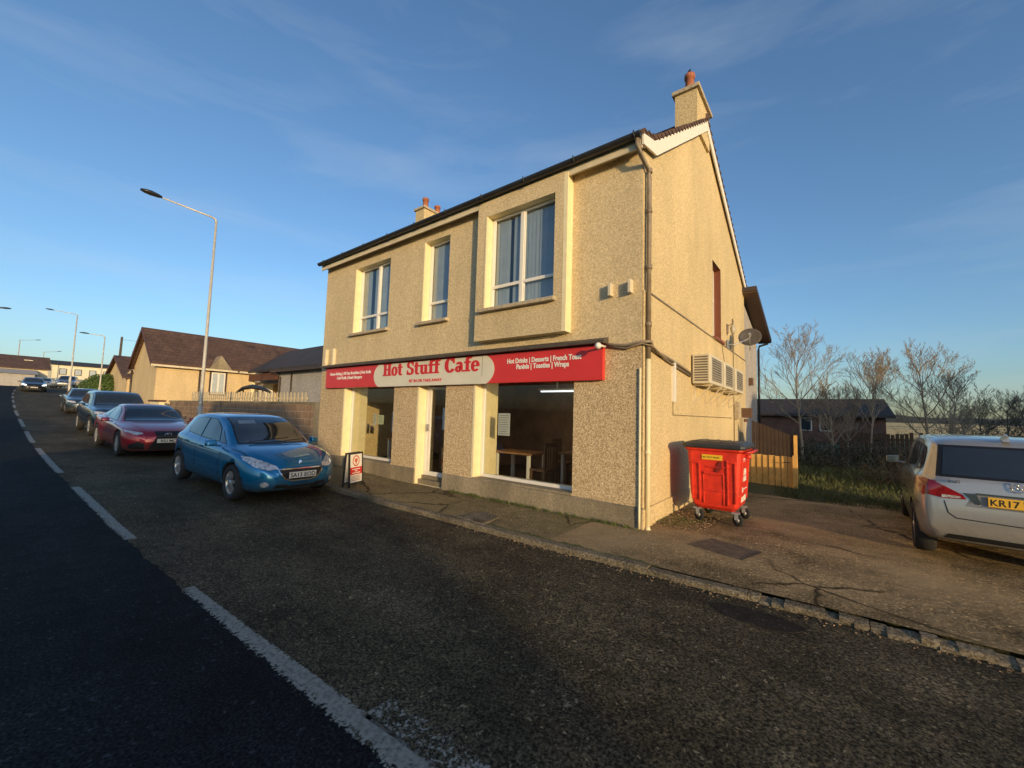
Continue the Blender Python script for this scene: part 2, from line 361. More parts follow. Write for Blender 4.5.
rx = [-300, -260, -220, -190, -160, -145] + list(np.arange(-132, -40, 3)) + list(np.arange(-40, 30, 1.0)) + [34, 45, 60]
def seam(x): return cen(x) - .03 + .022 * math.sin(7 * x) * math.sin(2.3 * x) + .012 * math.sin(23 * x)
rf_ = sorted(set(list(rx) + list(np.arange(-16, 4, .12))))
mb = MB(); mb.grid([[(x, y, g(x)) for y in np.linspace(seam(x), kerbY(x) + .02, 6)] for x in rf_])
obj('road', mb, M_road, kind='structure')
mb = MB(); mb.grid([[(x, y, g(x)) for y in np.linspace(cen(x) - 3.8, seam(x), 6)] for x in rf_])
obj('far_lane', mb, M_roadB, kind='structure')
mb = MB(); mb.grid([[(x, kerbY(x) + .12 + (6.3 - kerbY(x) - .12) * t, pz(x, kerbY(x) + .12 + (6.3 - kerbY(x) - .12) * t)) for t in np.linspace(0, 1, 5)] for x in rx if x > -60 and x < -2.9])
obj('pavement', mb, M_pave, kind='structure')
mb = MB()   # footway on the camera's side
mb.grid([[(x, cen(x) - 3.95 - t, g(x) + .09) for t in (0, 1, 1.9)] for x in rx])
obj('far_pavement', mb, M_pave, kind='structure')
# yard beside the gable with an uneven far edge towards the grass
mb = MB(); yx = list(np.arange(-3.0, 24, .4)); rows_ = []
for x in yx:
    y0 = kerbY(x) + .12; yend = 10.75 + .25 * math.sin(x * 2.1) + .15 * math.sin(x * 5.3); y1_ = yend if x > -2.7 else 6.3
    rows_.append([(x, y0 + (y1_ - y0) * t, pz(x, y0 + (y1_ - y0) * t) + .002) for t in np.linspace(0, 1, 12)])
mb.grid(rows_)
obj('yard', mb, M_yard, kind='structure')
# kerb stones
def kerb(off, sgn, x0, x1, fn):
    mb = MB(); x = x0
    while x < x1:
        L = .88 + rnd.uniform(-.1, .1); xe = x + L; br = x > -1.5
        j = rnd.uniform(-.012, .012); hz = .075 if x < -2.4 else .055
        seg = 9 if br else (4 if x > -6 else 1)
        for q in range(seg):
            a = x + .004 + (L - .007) * q / seg; b = x + .004 + (L - .007) * (q + 1) / seg
            y0 = fn((a)) + off; y1 = fn(b) + off; jj = j + (rnd.uniform(-.022, .022) if br else rnd.uniform(-.004, .004)); dz = rnd.uniform(-.035, .012) if br else rnd.uniform(-.006, .004)
            w = .125 * sgn; ch = .02 * sgn
            P = [(0, -.09), (0, hz - .02 + dz), (ch, hz + dz), (w, hz + dz * .5 + .004), (w, -.09)]
            n = len(mb.v)
            for xx, yy in ((a, y0), (b, y1)): mb.v += [(xx, yy + jj + p, g(xx) + h) for p, h in P]
            for i in range(4): mb.face([n + i, n + i + 1, n + 6 + i, n + 5 + i])
            mb.face([n + i for i in range(5)]); mb.face([n + 9 - i for i in range(5)])
        x = xe
    return mb
obj('kerb', kerb(0, 1, -92, 14, kerbY), M_kerb, kind='structure')
obj('far_kerb', kerb(0, -1, -60, 14, lambda x: cen(x) - 3.8), M_kerb, kind='structure')
# centre line: dashes follow the road
def dash(x0, x1, w=.055):
    mb = MB(); n = max(2, int((x1 - x0) / .12)); ed = []
    rows = []
    for i in range(n + 1):
        x = x0 + (x1 - x0) * i / n
        w_ = w if x < -4.9 else w + .028 * min(1.3, (x + 4.9) / 3.3)
        rows.append([(x, cen(x) + d * w_, g(x) + .004) for d in (-1.25, -.8, 0, .8, 1.25)]); ed += [-.6, .0, .45, .55, -.1]
    mb.grid(rows); return mb, ed
mb = MB(); E_ = []
for a, b in [(-4.8, 1.2), (-11.3, -7.0), (-18.2, -13.2), (-24.0, -19.8), (-30.6, -26.2), (-37.4, -33.2), (-43.5, -40.2), (-50, -46.6), (-56.5, -53), (-63, -60), (-70, -67), (4.2, 8.2)]:
    q, e = dash(a, b, .044 if a > -6 else .058); join(mb, q); E_ += e
# loose scraped remains of old paint beside the nearest dash
n = 14; rows = []
for i in range(n):
    x = -2.12 + .06 * i; rows.append([(x, 1.42 + .004 * i + j * .045, g(x) + .004) for j in range(6)]); E_ += [-.1, -.14, -.12, -.16, -.3, -.5]
q = MB(); q.grid(rows); join(mb, q)
o = obj('centre_line', mb, M_paint, kind='structure')
at = o.data.attributes.new('edge', 'FLOAT', 'POINT'); at.data.foreach_set('value', E_)
# repair patches and covers
def flat(name, pts, z, mat, **k):
    mb = MB(); mb.prism([(x, y, z) for x, y in pts], (0, 0, -.02)); return obj(name, mb, mat, **k)
flat('road_patch', [(-.58 + .36 * math.cos(a) * (1 + .1 * math.sin(3 * a)), 4.28 + .17 * math.sin(a)) for a in np.linspace(0, 2 * math.pi, 18)[:-1]], -.065, M_patch, kind='structure')
mb = MB(); mb.prism([(-1.55, 5.78, .0165), (-.88, 5.6, .0155), (-.74, 6.1, .0185), (-1.35, 6.3, .0195)], (0, 0, -.02))
cv = thing('manhole_cover', 'dark sunken rectangular cover in the pavement at the cafe corner', 'manhole cover', (-1.1, 5.95, .02)); obj('plate', mb, pm('sunken_dark_cover', (.10, .075, .045), .8, var=.5, vs=9, bmp=.8, bs=40, dist=.01), cv)
mb = MB(); mb.tube([(-.88, 5.6, .014), (-.74, 6.1, .018)], .009, 5); obj('rim', mb, M_iron, cv)
cv = thing('drain_cover', 'small square concrete drain cover by the kerb outside the cafe', 'drain cover', (-4.3, 4.85, .02))
mb = MB(); mb.prism([(-4.72, 4.68, .016), (-4.1, 4.62, .016), (-4.2, 5.12, .02), (-4.62, 5.2, .02)], (0, 0, -.03)); obj('slab', mb, M_kerb, cv, bevel=.006)
mb = MB(); mb.box(-4.35, -4.18, 4.66, 4.76, .012, .03); obj('iron_lid', mb, M_iron, cv)
# hills on the skyline
def ridge(name, pts, y, depth, mat):
    mb = MB(); n = len(pts)
    mb.grid([[(x, y - depth, -1) for x, z in pts], [(x, y, z) for x, z in pts], [(x * 1.05, y + depth, z * .9) for x, z in pts]]); mb.sf = [True] * len(mb.f)
    return obj(name, mb, mat, kind='structure')
hp = [(x, 16 + 9 * math.sin(x * .0031) + 6 * math.sin(x * .0087 + 1) + 3 * math.sin(x * .03)) for x in range(-2600, 3000, 60)]
ridge('hills', hp, 1400, 500, pm('far_hill', (.075, .085, .07), .95, var=.3, vs=.01))
hp = [(x, 7 + 2.2 * math.sin(x * .021) + 1.6 * math.sin(x * .063) + rnd.uniform(-.7, .7)) for x in range(-500, 900, 7)]
ridge('wooded_ridge', hp, 430, 30, pm('far_woodland', (.05, .05, .035), .95, var=.4, vs=.08, bmp=1, bs=.3, dist=2))

# ================================================================== CAFE
XL, XR, Y0 = -12.05, -2.27, 6.06
ZE = 5.93
cafe = thing('cafe_building', 'two storey cream roughcast cafe building with red sign along the front', 'building', (-7.2, 6.06, 0))
def wall_open(x0, x1, z0, z1, ops, y, t, mi_face=0, mi_rev=1):
    """wall in an XZ plane facing -Y with real openings and reveals"""
    mb = MB(); X = sorted(set([x0, x1] + [a for o in ops for a in o[:2]])); Z = sorted(set([z0, z1] + [a for o in ops for a in o[2:]]))
    for i in range(len(X) - 1):
        for j in range(len(Z) - 1):
            cx = (X[i] + X[i + 1]) / 2; cz = (Z[j] + Z[j + 1]) / 2
            if any(o[0] < cx < o[1] and o[2] < cz < o[3] for o in ops): continue
            mb.cur = mi_face
            mb.poly([(X[i], y, Z[j]), (X[i + 1], y, Z[j]), (X[i + 1], y, Z[j + 1]), (X[i], y, Z[j + 1])])
            mb.poly([(X[i], y + t, Z[j + 1]), (X[i + 1], y + t, Z[j + 1]), (X[i + 1], y + t, Z[j]), (X[i], y + t, Z[j])])
    for a, b, c, d in ops:
        mb.cur = mi_rev
        mb.poly([(a, y, c), (a, y, d), (a, y + t, d), (a, y + t, c)]); mb.poly([(b, y, d), (b, y, c), (b, y + t, c), (b, y + t, d)])
        mb.poly([(a, y, d), (b, y, d), (b, y + t, d), (a, y + t, d)]); mb.poly([(b, y, c), (a, y, c), (a, y + t, c), (b, y + t, c)])
    mb.cur = 0
    for P in ([(x0, y, z0), (x0, y, z1), (x0, y + t, z1), (x0, y + t, z0)], [(x1, y, z1), (x1, y, z0), (x1, y + t, z0), (x1, y + t, z1)], [(x0, y, z1), (x1, y, z1), (x1, y + t, z1), (x0, y + t, z1)]): mb.poly(P)
    return mb
SH1 = (-10.68, -8.43, .36, 2.42); SH2 = (-5.70, -3.44, .36, 2.42); DR = (-7.48, -6.59, .02, 2.42)
W1 = (-10.42, -8.84, 3.76, 5.57); W2 = (-7.48, -6.64, 3.74, 5.62)
T = .28
obj('ground_floor_wall', wall_open(XL, XR, -.25, 2.78, [SH1, SH2, DR], Y0, T), [M_lower, M_reveal], cafe, fixn=False)
BW = (-5.36, -3.77, 3.72, 5.58)   # bay window opening
obj('upper_wall', wall_open(XL, XR, 2.78, ZE, [W1, W2, (BW[0] - .05, BW[1] + .05, BW[2] - .05, BW[3] + .05)], Y0 - .012, T + .012), [M_upper, M_reveal], cafe, fixn=False)
BYX = (-5.62, -3.52, 3.07, ZE - .03); BY = Y0 - .20
b = wall_open(*BYX, [BW], BY, .188); b.cur = 1
obj('bay', b, [M_upper, M_reveal], cafe, fixn=False)
mb = MB(); mb.box(BYX[1] + .001, BYX[1] + .006, BY, Y0 - .013, 3.07, ZE - .05); mb.poly([(BYX[0], BY, 3.07), (BYX[1], BY, 3.07), (BYX[1], Y0 - .013, 3.07), (BYX[0], Y0 - .013, 3.07)])
mb.prism([(BYX[1] - .07, BY - .004, 3.07), (BYX[1] + .008, BY - .004, 3.07), (BYX[1] + .008, BY - .004, ZE - .05), (BYX[1] - .07, BY - .004, ZE - .05)], (0, .003, 0))
obj('bay_return', mb, M_reveal, cafe)
# smooth painted bands round the openings
mb = MB()
def bands(o, y, w=.055, left=True):
    a, b_, c, d = o
    mb.box(a - w, a - .002, y - .012, y - .001, c, d); 
for o_ in (SH1, SH2, DR): bands(o_, Y0)
for o_ in (W1, W2): bands(o_, Y0 - .012, .035)
bands(BW, BY, .035)
obj('painted_band', mb, M_reveal, cafe)
# plinth (butts against door)
mb = MB()
for a, b_, h0, h1 in ((XL - .03, DR[0] - .02, .36, .36), (DR[1] + .02, XR + .03, .36, .33)):
    mb.hexa([(a, Y0 - .05, -.3), (b_, Y0 - .05, -.3), (b_, Y0 + .02, -.3), (a, Y0 + .02, -.3), (a, Y0 - .035, h0 - .03), (b_, Y0 - .035, h1 - .03), (b_, Y0 + .02, h1), (a, Y0 + .02, h0)])
obj('plinth', mb, M_plinth, cafe, bevel=.008)
# gable wall with small tall window
AP = (9.95, 8.62); BE = (15.3, 6.0); FE = (6.30, 6.02)
def gable_wall(x, t, op=None):
    mb = MB(); Yz = lambda y: 2.9 + 99
    def top(y): return interp(y, [(Y0, FE[1] - .12), FE, AP, BE])
    ys_ = [Y0 + T if x < -5 else Y0, FE[0], AP[0], BE[0]] + ([op[0], op[1]] if op else []); ys_ = sorted(set(ys_))
    for i in range(len(ys_) - 1):
        a, b_ = ys_[i], ys_[i + 1]
        segs = [(-.3, None)]
        if op and op[0] <= (a + b_) / 2 <= op[1]: segs = [(-.3, op[2]), (op[3], None)]
        for z0, z1 in segs:
            za, zb = (top(a), top(b_)) if z1 is None else (z1, z1)
            mb.cur = 0
            mb.poly([(x, a, z0), (x, b_, z0), (x, b_, zb), (x, a, za)]); mb.poly([(x - t, a, za), (x - t, b_, zb), (x - t, b_, z0), (x - t, a, z0)])
    if op:
        a, b_, c, d = op; mb.cur = 1
        mb.poly([(x, a, c), (x - t, a, c), (x - t, a, d), (x, a, d)]); mb.poly([(x, b_, d), (x - t, b_, d), (x - t, b_, c), (x, b_, c)])
        mb.poly([(x, a, d), (x - t, a, d), (x - t, b_, d), (x, b_, d)]); mb.poly([(x, b_, c), (x - t, b_, c), (x - t, a, c), (x, a, c)])
    return mb
GW = (10.75, 11.68, 3.69, 5.62)
obj('gable_wall', gable_wall(XR + .004, .28, GW), [M_gable, M_brownwood], cafe, fixn=False)
obj('side_wall', gable_wall(XL + .28, .284), [M_gable, M_brownwood], cafe, fixn=False)
mb = MB(); mb.box(XL, XR - .3, BE[0] - .28, BE[0], -.3, 5.9); obj('rear_wall', mb, M_gable, cafe)
# thicker render below the storey line on the gable, and the plinth there
mb = MB(); a0, a1 = 6.36, 15.25
mb.box(XR + .006, XR + .03, Y0 + .001, a1, .3, 3.62); obj('gable_lower_render', mb, M_gable, cafe, bevel=.01)
mb = MB(); mb.box(XR + .008, XR + .05, Y0 - .03, a1, -.3, .30); obj('plinth', mb, M_gable, cafe, bevel=.008)
mb = MB(); mb.box(XR + .004, XR + .05, Y0 + .3, a1, 3.61, 3.635); obj('string_course', mb, M_pipe, cafe)
# floors and rooms
mb = MB(); mb.box(XL + .29, XR - .29, Y0 + T + .001, BE[0] - .3, .02, .10); obj('floor', mb, pm('cafe_floor', (.12, .08, .05), .6, var=.2), cafe)
mb = MB(); mb.box(XL + .29, XR - .29, Y0 + T + .001, BE[0] - .3, 2.66, 2.86); obj('ceiling', mb, pm('cafe_ceiling', (.35, .32, .27), .9), cafe)
mb = MB(); mb.box(XL + .3, XR - .3, 10.2, 10.3, .1, 2.66); mb.box(XL + .3, XR - .3, 7.6, 7.65, 2.86, 5.8); mb.box(-8.0, -7.9, 7.2, 10.2, .1, 2.66)
obj('inner_wall', mb, pm('cafe_inner_wall', (.32, .20, .12), .85, var=.3, vs=2), cafe)
# roof
def slab(P, n, t):   # P quad, thickness downwards
    n = Vector(n)
    return MB().prism(P, tuple(n * -t))
ov = .34
s1 = (AP[1] - FE[1]) / (AP[0] - FE[0]); s2 = (AP[1] - BE[1]) / (BE[0] - AP[0])
yE = 5.84; zR = AP[1] + .10
mb = MB()
xa, xb = XL - .06, XR + .09
zf = zR - s1 * (AP[0] - yE) ; zf = 6.0
mb.prism([(xa, yE, zf), (xb, yE, zf), (xb, FE[0], FE[1] + .13), (xa, FE[0], FE[1] + .13)], (0, 0, .06))
mb.prism([(xa, FE[0], FE[1] + .131), (xb, FE[0], FE[1] + .131), (xb, AP[0], zR), (xa, AP[0], zR)], (0, 0, .07))
mb.prism([(xa, AP[0] + .001, zR), (xb, AP[0] + .001, zR), (xb, BE[0] + .3, BE[1] + .1 - s2 * .3), (xa, BE[0] + .3, BE[1] + .1 - s2 * .3)], (0, 0, .07))
roof = obj('roof', mb, M_tileX, cafe)
mb = MB()   # ragged tile ends on the verge
y = yE + .02
while y < AP[0]:
    z = interp(y, [(yE, zf), (FE[0], FE[1] + .13), (AP[0], zR)]) + .055
    mb.box(xb - .3, xb + .012, y, y + .14, z, z + .032 + rnd.uniform(-.006, .006)); y += .19
y = AP[0] + .1
while y < BE[0] + .2:
    z = zR - s2 * (y - AP[0]) + .04
    mb.box(xb - .3, xb + .006, y, y + .17, z, z + .03); y += .2
obj('verge_tile', mb, M_tile, roof)
mb = MB(); mb.tube([(xa, AP[0], zR + .08), (xb + .02, AP[0], zR + .08)], .09, 10); obj('ridge_tile', mb, M_tile, roof)
# white barge boards: a level kneeler, the front rake, the thin rear rake
xv = XR + .055
def strip(pts_low, pts_up, x, t):
    mb = MB()
    for i in range(len(pts_low) - 1):
        a, b_ = pts_low[i], pts_low[i + 1]; c, d = pts_up[i + 1], pts_up[i]
        mb.prism([(x, *a), (x, *b_), (x, *c), (x, *d)], (t, 0, 0))
    return mb
obj('bargeboard', strip([(5.86, 5.84), (6.46, 5.97), (AP[0], AP[1] - .16)], [(5.86, 6.02), (6.34, 6.155), (AP[0], zR - .005)], xv, .03), M_barge, cafe)
obj('bargeboard', strip([(AP[0] + .002, AP[1] - .16), (BE[0] + .25, BE[1] - .22)], [(AP[0] + .002, zR - .01), (BE[0] + .25, BE[1] - .04)], xv, .03), M_barge, cafe)
# eaves: soffit, fascia, gutter with brackets
mb = MB(); mb.box(XL - .04, XR + .05, yE + .06, Y0 - .014, 5.885, 5.90); obj('soffit', mb, M_soffit, cafe)
mb = MB(); mb.box(XL - .04, XR + .053, yE + .03, yE + .058, 5.80, 5.96); obj('fascia', mb, M_soffit, cafe)
mb = MB(); N = 10
mb.grid([[(x, yE - .045 + .068 * math.cos(a), 5.995 + .075 * math.sin(a)) for a in np.linspace(math.pi, 2 * math.pi, N)] + [(x, yE - .045 + .06 * math.cos(a), 5.998 + .067 * math.sin(a)) for a in np.linspace(2 * math.pi, math.pi, N)] for x in (XL - .06, XR + .06)])
mb.poly([(XR + .06, yE - .045 + .068 * math.cos(a), 5.995 + .075 * math.sin(a)) for a in np.linspace(math.pi, 2 * math.pi, N)])
mb.poly([(XL - .06, yE - .045 + .068 * math.cos(a), 5.995 + .075 * math.sin(a)) for a in np.linspace(math.pi, 2 * math.pi, N)])
mb.box(XL - .05, XR + .05, yE + .0, yE + .06, 5.97, 6.05)
gut = obj('gutter', mb, M_gutter, cafe)
mb = MB(); x = XL + .3
while x < XR: 
    mb.tube([(x, yE - .045 + .076 * math.cos(a), 5.995 + .083 * math.sin(a)) for a in np.linspace(math.pi * .9, 2.05 * math.pi, 9)], .011, 4); x += 1.05
obj('bracket', mb, M_black, gut)
mb = MB()
for x in (-11.3, -10.1, -8.9, -7.7, -6.6, -2.9): mb.box(x, x + .22, yE + .1, Y0 - .03, 5.86, 5.884)
obj('soffit_vent', mb, M_sill, cafe)
# downpipe at the corner: brown above, cream painted below
mb = MB(); px, py = XR + .075, Y0 + .07
mb.tube([(XR + .0, yE - .03, 5.95), (XR + .0, yE - .02, 5.84), (XR + .03, yE + .03, 5.70), (px - .01, py - .03, 5.56), (px, py, 5.44), (px, py, 5.2), (px, py, 2.55)], .036, 10)
for z in (5.5, 4.85, 3.95, 3.05): mb.tube([(px, py, z), (px, py, z + .07)], .047, 10)
dp = obj('downpipe', mb, M_pipe, cafe)
mb = MB(); mb.tube([(px, py, 2.55), (px, py, -.02)], .034, 10); mb.tube([(px, py, 1.1), (px, py, 1.16)], .043, 10); mb.tube([(px - .0, py, .05), (px + .03, py - .06, -.0)], .036, 8)
obj('lower_downpipe', mb, M_reveal, cafe)
mb = MB(); mb.tube([(XR - .02, Y0 - .02, 2.4), (XR - .02, Y0 - .02, 0.35), (XR + .0, Y0 - .07, .3), (XR + .0, Y0 - .07, .03)], .018, 6); obj('conduit', mb, M_reveal, cafe)
mb = MB(); mb.tube([(-2.9, Y0 - .03, 2.82), (-2.7, Y0 - .03, 2.79), (-2.5, Y0 - .03, 2.77), (XR + .0, Y0 - .04, 2.80), (XR + .15, 6.02, 2.80), (XR + .06, 6.4, 2.72), (XR + .06, 7.2, 2.68), (XR + .06, 8.0, 2.62), (XR + .07, 8.55, 2.55)], .026, 7)
mb.tube([(-2.9, Y0 - .03, 2.79), (-2.5, Y0 - .03, 2.72), (XR + .02, Y0 - .045, 2.78), (XR + .13, 6.1, 2.75), (XR + .06, 7.2, 2.62), (XR + .07, 8.6, 2.5)], .018, 6)
obj('cable', mb, M_pipe, cafe)
mb = MB(); mb.box(XR + .03, XR + .08, 7.42, 7.52, 1.95, 2.68); obj('white_trunking', mb, M_white, cafe)
mb = MB(); mb.tube([(XR + .04, 7.47, 1.95), (XR + .04, 7.47, 1.72), (XR + .04, 9., 1.72), (XR + .04, 12.8, 1.72)], .008, 5); mb.tube([(XR + .04, 11.6, 3.6), (XR + .04, 11.8, 3.3), (XR + .04, 12.2, 2.9)], .008, 5)
mb.tube([(XR + .04, 13.1, 4.6), (XR + .04, 13.15, 0.3)], .02, 6)
obj('thin_cable', mb, M_pipe, cafe)
mb = MB()
for (x, w) in ((-2.79, .05), (-2.46, .05)): mb.box(x, x + w, Y0 - .125, Y0 - .013, 3.58, 3.79)
obj('wall_vent', mb, M_soffit, cafe, bevel=.006)
mb = MB()
for x in (-11.78, -11.36): mb.box(x, x + .07, Y0 - .1, Y0 - .013, 2.9, 3.38)
obj('wall_batten', mb, M_soffit, cafe)
# chimneys
def chimney(x0, x1, y0, y1, z0, z1, pots, capm):
    mb = MB(); mb.box(x0, x1, y0, y1, z0, z1); c = obj('chimney', mb, M_gable, roof)
    mb = MB(); mb.box(x0 - .06, x1 + .06, y0 - .06, y1 + .06, z1, z1 + .09); obj('chimney_cap', mb, capm, c, bevel=.01)
    mb = MB()
    for (x, y, r, h) in pots: mb.lathe([(r * 1.1, z1 + .09), (r * 1.1, z1 + .14), (r, z1 + .16), (r * .92, z1 + .09 + h * .8), (r * 1.15, z1 + .09 + h * .82), (r * 1.15, z1 + .09 + h), (r * .8, z1 + .09 + h), (r * .75, z1 + .2)], (x, y, 0), (0, 0, 1), 14)
    obj('chimney_pot', mb, M_terra, c); return c
c1 = chimney(-2.68, -2.21, 9.1, 10.25, 8.1, 8.98, [(-2.44, 9.4, .10, .52)], M_sill)
mb = MB(); mb.prism([(-2.52, 9.4, 9.58), (-2.40, 9.4, 9.58), (-2.43, 9.4, 9.76), (-2.48, 9.4, 9.71)], (0, .1, 0)); obj('cowl', mb, M_black, c1)
chimney(-12.5, -12.0, 9.55, 10.5, 8.1, 9.33, [(-12.25, 9.8, .11, .45), (-12.25, 10.4, .11, .4)], M_sill)
# upper windows
M_blind = pm('pale_blind_fabric', (.40, .45, .48), .8, var=.08)
M_glass2 = glass_mat('double_glazing', (.74, .79, .82), .14)
def window(o_, y, mull, hbar, name='window', blind=True):
    a, b_, c, d = o_; yy = y + .16; fw = .05
    mb = MB(); e = .004
    mb.box(a + e, a + fw, yy, yy + .06, c + e, d - e); mb.box(b_ - fw, b_ - e, yy, yy + .06, c + e, d - e)
    mb.box(a + fw, b_ - fw, yy, yy + .06, d - fw, d - e); mb.box(a + fw, b_ - fw, yy, yy + .06, c + e, c + fw)
    if mull: mb.box(mull - .04, mull + .04, yy - .004, yy + .064, c + fw, d - fw)
    mid = [a + fw, mull - .04, mull + .04, b_ - fw] if mull else [a + fw, b_ - fw]
    for i in range(0, len(mid), 2):
        mb.box(mid[i], mid[i + 1], yy + .002, yy + .058, hbar - .03, hbar + .03)
        for (z0, z1) in ((c + fw, hbar - .03), (hbar + .03, d - fw)):   # inner sash beads
            s = .025; mb.box(mid[i], mid[i] + s, yy + .01, yy + .05, z0, z1); mb.box(mid[i + 1] - s, mid[i + 1], yy + .01, yy + .05, z0, z1)
    w = obj(name, mb, M_white, cafe, bevel=.004)
    mb = MB(); mb.poly([(a + fw, yy + .03, c + fw), (b_ - fw, yy + .03, c + fw), (b_ - fw, yy + .03, d - fw), (a + fw, yy + .03, d - fw)]); obj('pane', mb, M_glass2, w)
    if blind:
        mb = MB(); x = a + fw + .02; k = 0
        while x < b_ - fw - .05:
            k += 1; t_ = .012 + .006 * math.sin(k * 1.7)
            if not (mull and abs(x - (a + (mull - a) * .55)) < .06):
                mb.poly([(x, yy + .075, c + .03), (x + .082, yy + .075 + t_, c + .03), (x + .082, yy + .075 + t_, d), (x, yy + .075, d)])
            x += .088
        obj('blind', mb, M_blind, w)
    mb = MB(); mb.hexa([(a - .12, y - .1, c - .10), (b_ + .06, y - .1, c - .10), (b_ + .06, y + .15, c - .10), (a - .12, y + .15, c - .10), (a - .12, y - .1, c - .035), (b_ + .06, y - .1, c - .035), (b_ + .06, y + .15, c - .001), (a - .12, y + .15, c - .001)])
    obj('sill', mb, M_sill, w, bevel=.008); return w
window(W1, Y0 - .012, -9.55, 4.2); window(W2, Y0 - .012, None, 4.18); window(BW, BY, -4.60, 4.16)
# gable window
a, b_, c, d = GW; xx = XR - .16
mb = MB(); mb.box(xx - .05, xx, a + .004, a + .05, c + .004, d - .004); mb.box(xx - .05, xx, b_ - .05, b_ - .004, c + .004, d - .004)
for z in (c + .004, (c + d) / 2 + .1, d - .05): mb.box(xx - .05, xx, a + .05, b_ - .05, z, z + .046)
w = obj('window', mb, M_white, cafe); mb = MB(); mb.poly([(xx - .03, a + .05, c + .05), (xx - .03, b_ - .05, c + .05), (xx - .03, b_ - .05, d - .05), (xx - .03, a + .05, d - .05)]); obj('pane', mb, M_glass, w)
mb = MB(); mb.box(XR - .1, XR + .09, a - .05, b_ + .05, c - .07, c - .001); obj('sill', mb, M_brownwood, w)
# shop windows
def shopwin(o_):
    a, b_, c, d = o_; yy = Y0 + .20
    mb = MB(); mb.box(a + .003, a + .07, yy, yy + .07, c + .01, d); mb.box(b_ - .05, b_ - .003, yy, yy + .07, c + .01, d); mb.box(a + .07, b_ - .05, yy, yy + .07, c + .01, c + .07); mb.box(a + .07, b_ - .05, yy, yy + .07, d - .07, d - .004)
    w = obj('shop_window', mb, M_white, cafe, bevel=.004)
    mb = MB(); mb.poly([(a + .06, yy + .03, c + .06), (b_ - .04, yy + .03, c + .06), (b_ - .04, yy + .03, d - .05), (a + .06, yy + .03, d - .05)]); obj('pane', mb, M_glass, w)
    mb = MB(); mb.box(a + .003, b_ - .003, Y0 - .02, yy - .001, c - .03, c + .009); obj('sill', mb, M_plinth, w, bevel=.006)
    mb = MB(); mb.box(a - .03, a + .002, Y0 + T + .002, Y0 + T + .42, c - .02, 2.64); mb.box(a - .02, b_ + .02, Y0 + T + .002, Y0 + T + .42, c - .03, c - .001); obj('inner_lining', mb, M_reveal, w)
    return w, yy
w1, yw = shopwin(SH1); w2, _ = shopwin(SH2)
def papers(par, lst):
    for x0, x1, z0, z1, col, ln in lst:
        mb = MB(); mb.box(x0, x1, yw + .034, yw + .037, z0, z1); q = obj('poster', mb, pm('paper_' + str(col), col, .8, var=.03), par)
        mb = MB(); z = z1 - .05
        while z > z0 + .03: mb.box(x0 + .02, x1 - rnd.uniform(.02, .07), yw + .0315, yw + .033, z, z + .012); z -= .045
        if ln: obj('print', mb, pm('grey_print', (.25, .25, .25), .8), q)
papers(w1, [(-9.62, -9.46, 1.25, 1.55, (.7, .66, .5), 1), (-9.4, -9.15, 1.28, 1.52, (.66, .68, .4), 1), (-8.8, -8.6, 1.1, 1.62, (.45, .5, .58), 0)])
papers(w2, [(-5.28, -4.98, 1.22, 1.66, (.62, .62, .6), 1)])
# door
a, b_, c, d = DR; yy = Y0 + .21
mb = MB(); c2 = .2; mb.box(a + .003, b_ - .003, Y0 + .06, Y0 + T, -.05, .12); mb.box(a + .003, b_ - .003, Y0 + .16, Y0 + T, .12, .2); obj('doorstep', mb, M_plinth, cafe, bevel=.01)
mb = MB(); mb.box(a + .003, a + .07, yy, yy + .06, c2, d - .02); mb.box(b_ - .07, b_ - .003, yy, yy + .06, c2, d - .02); mb.box(a + .07, b_ - .07, yy, yy + .06, 2.16, 2.22)
mb.box(a + .07, b_ - .07, yy, yy + .06, c2, c2 + .09); mb.box(a + .073, a + .17, yy + .01, yy + .05, c2 + .09, 2.16); mb.box(b_ - .15, b_ - .073, yy + .01, yy + .05, c2 + .09, 2.16)
dr = obj('door', mb, M_white, cafe, bevel=.004)
mb = MB(); mb.poly([(a + .17, yy + .03, c2 + .09), (b_ - .15, yy + .03, c2 + .09), (b_ - .15, yy + .03, 2.16), (a + .17, yy + .03, 2.16)]); mb.poly([(a + .07, yy + .03, 2.22), (b_ - .07, yy + .03, 2.22), (b_ - .07, yy + .03, 2.4), (a + .07, yy + .03, 2.4)]); obj('pane', mb, M_glass, dr)
mb = MB(); mb.box(a + .1, a + .14, yy - .05, yy + .01, 1.2, 1.36); obj('handle', mb, M_steel, dr)
mb = MB(); mb.box(-6.93, -6.8, yy + .034, yy + .038, 1.25, 1.75); obj('notice', mb, pm('white_notice', (.6, .62, .66), .7), dr)
mb = MB(); mb.box(a + .003, b_ - .003, yy - .08, yy - .004, 2.25, 2.42); obj('lintel', mb, M_fascia_dark, cafe)
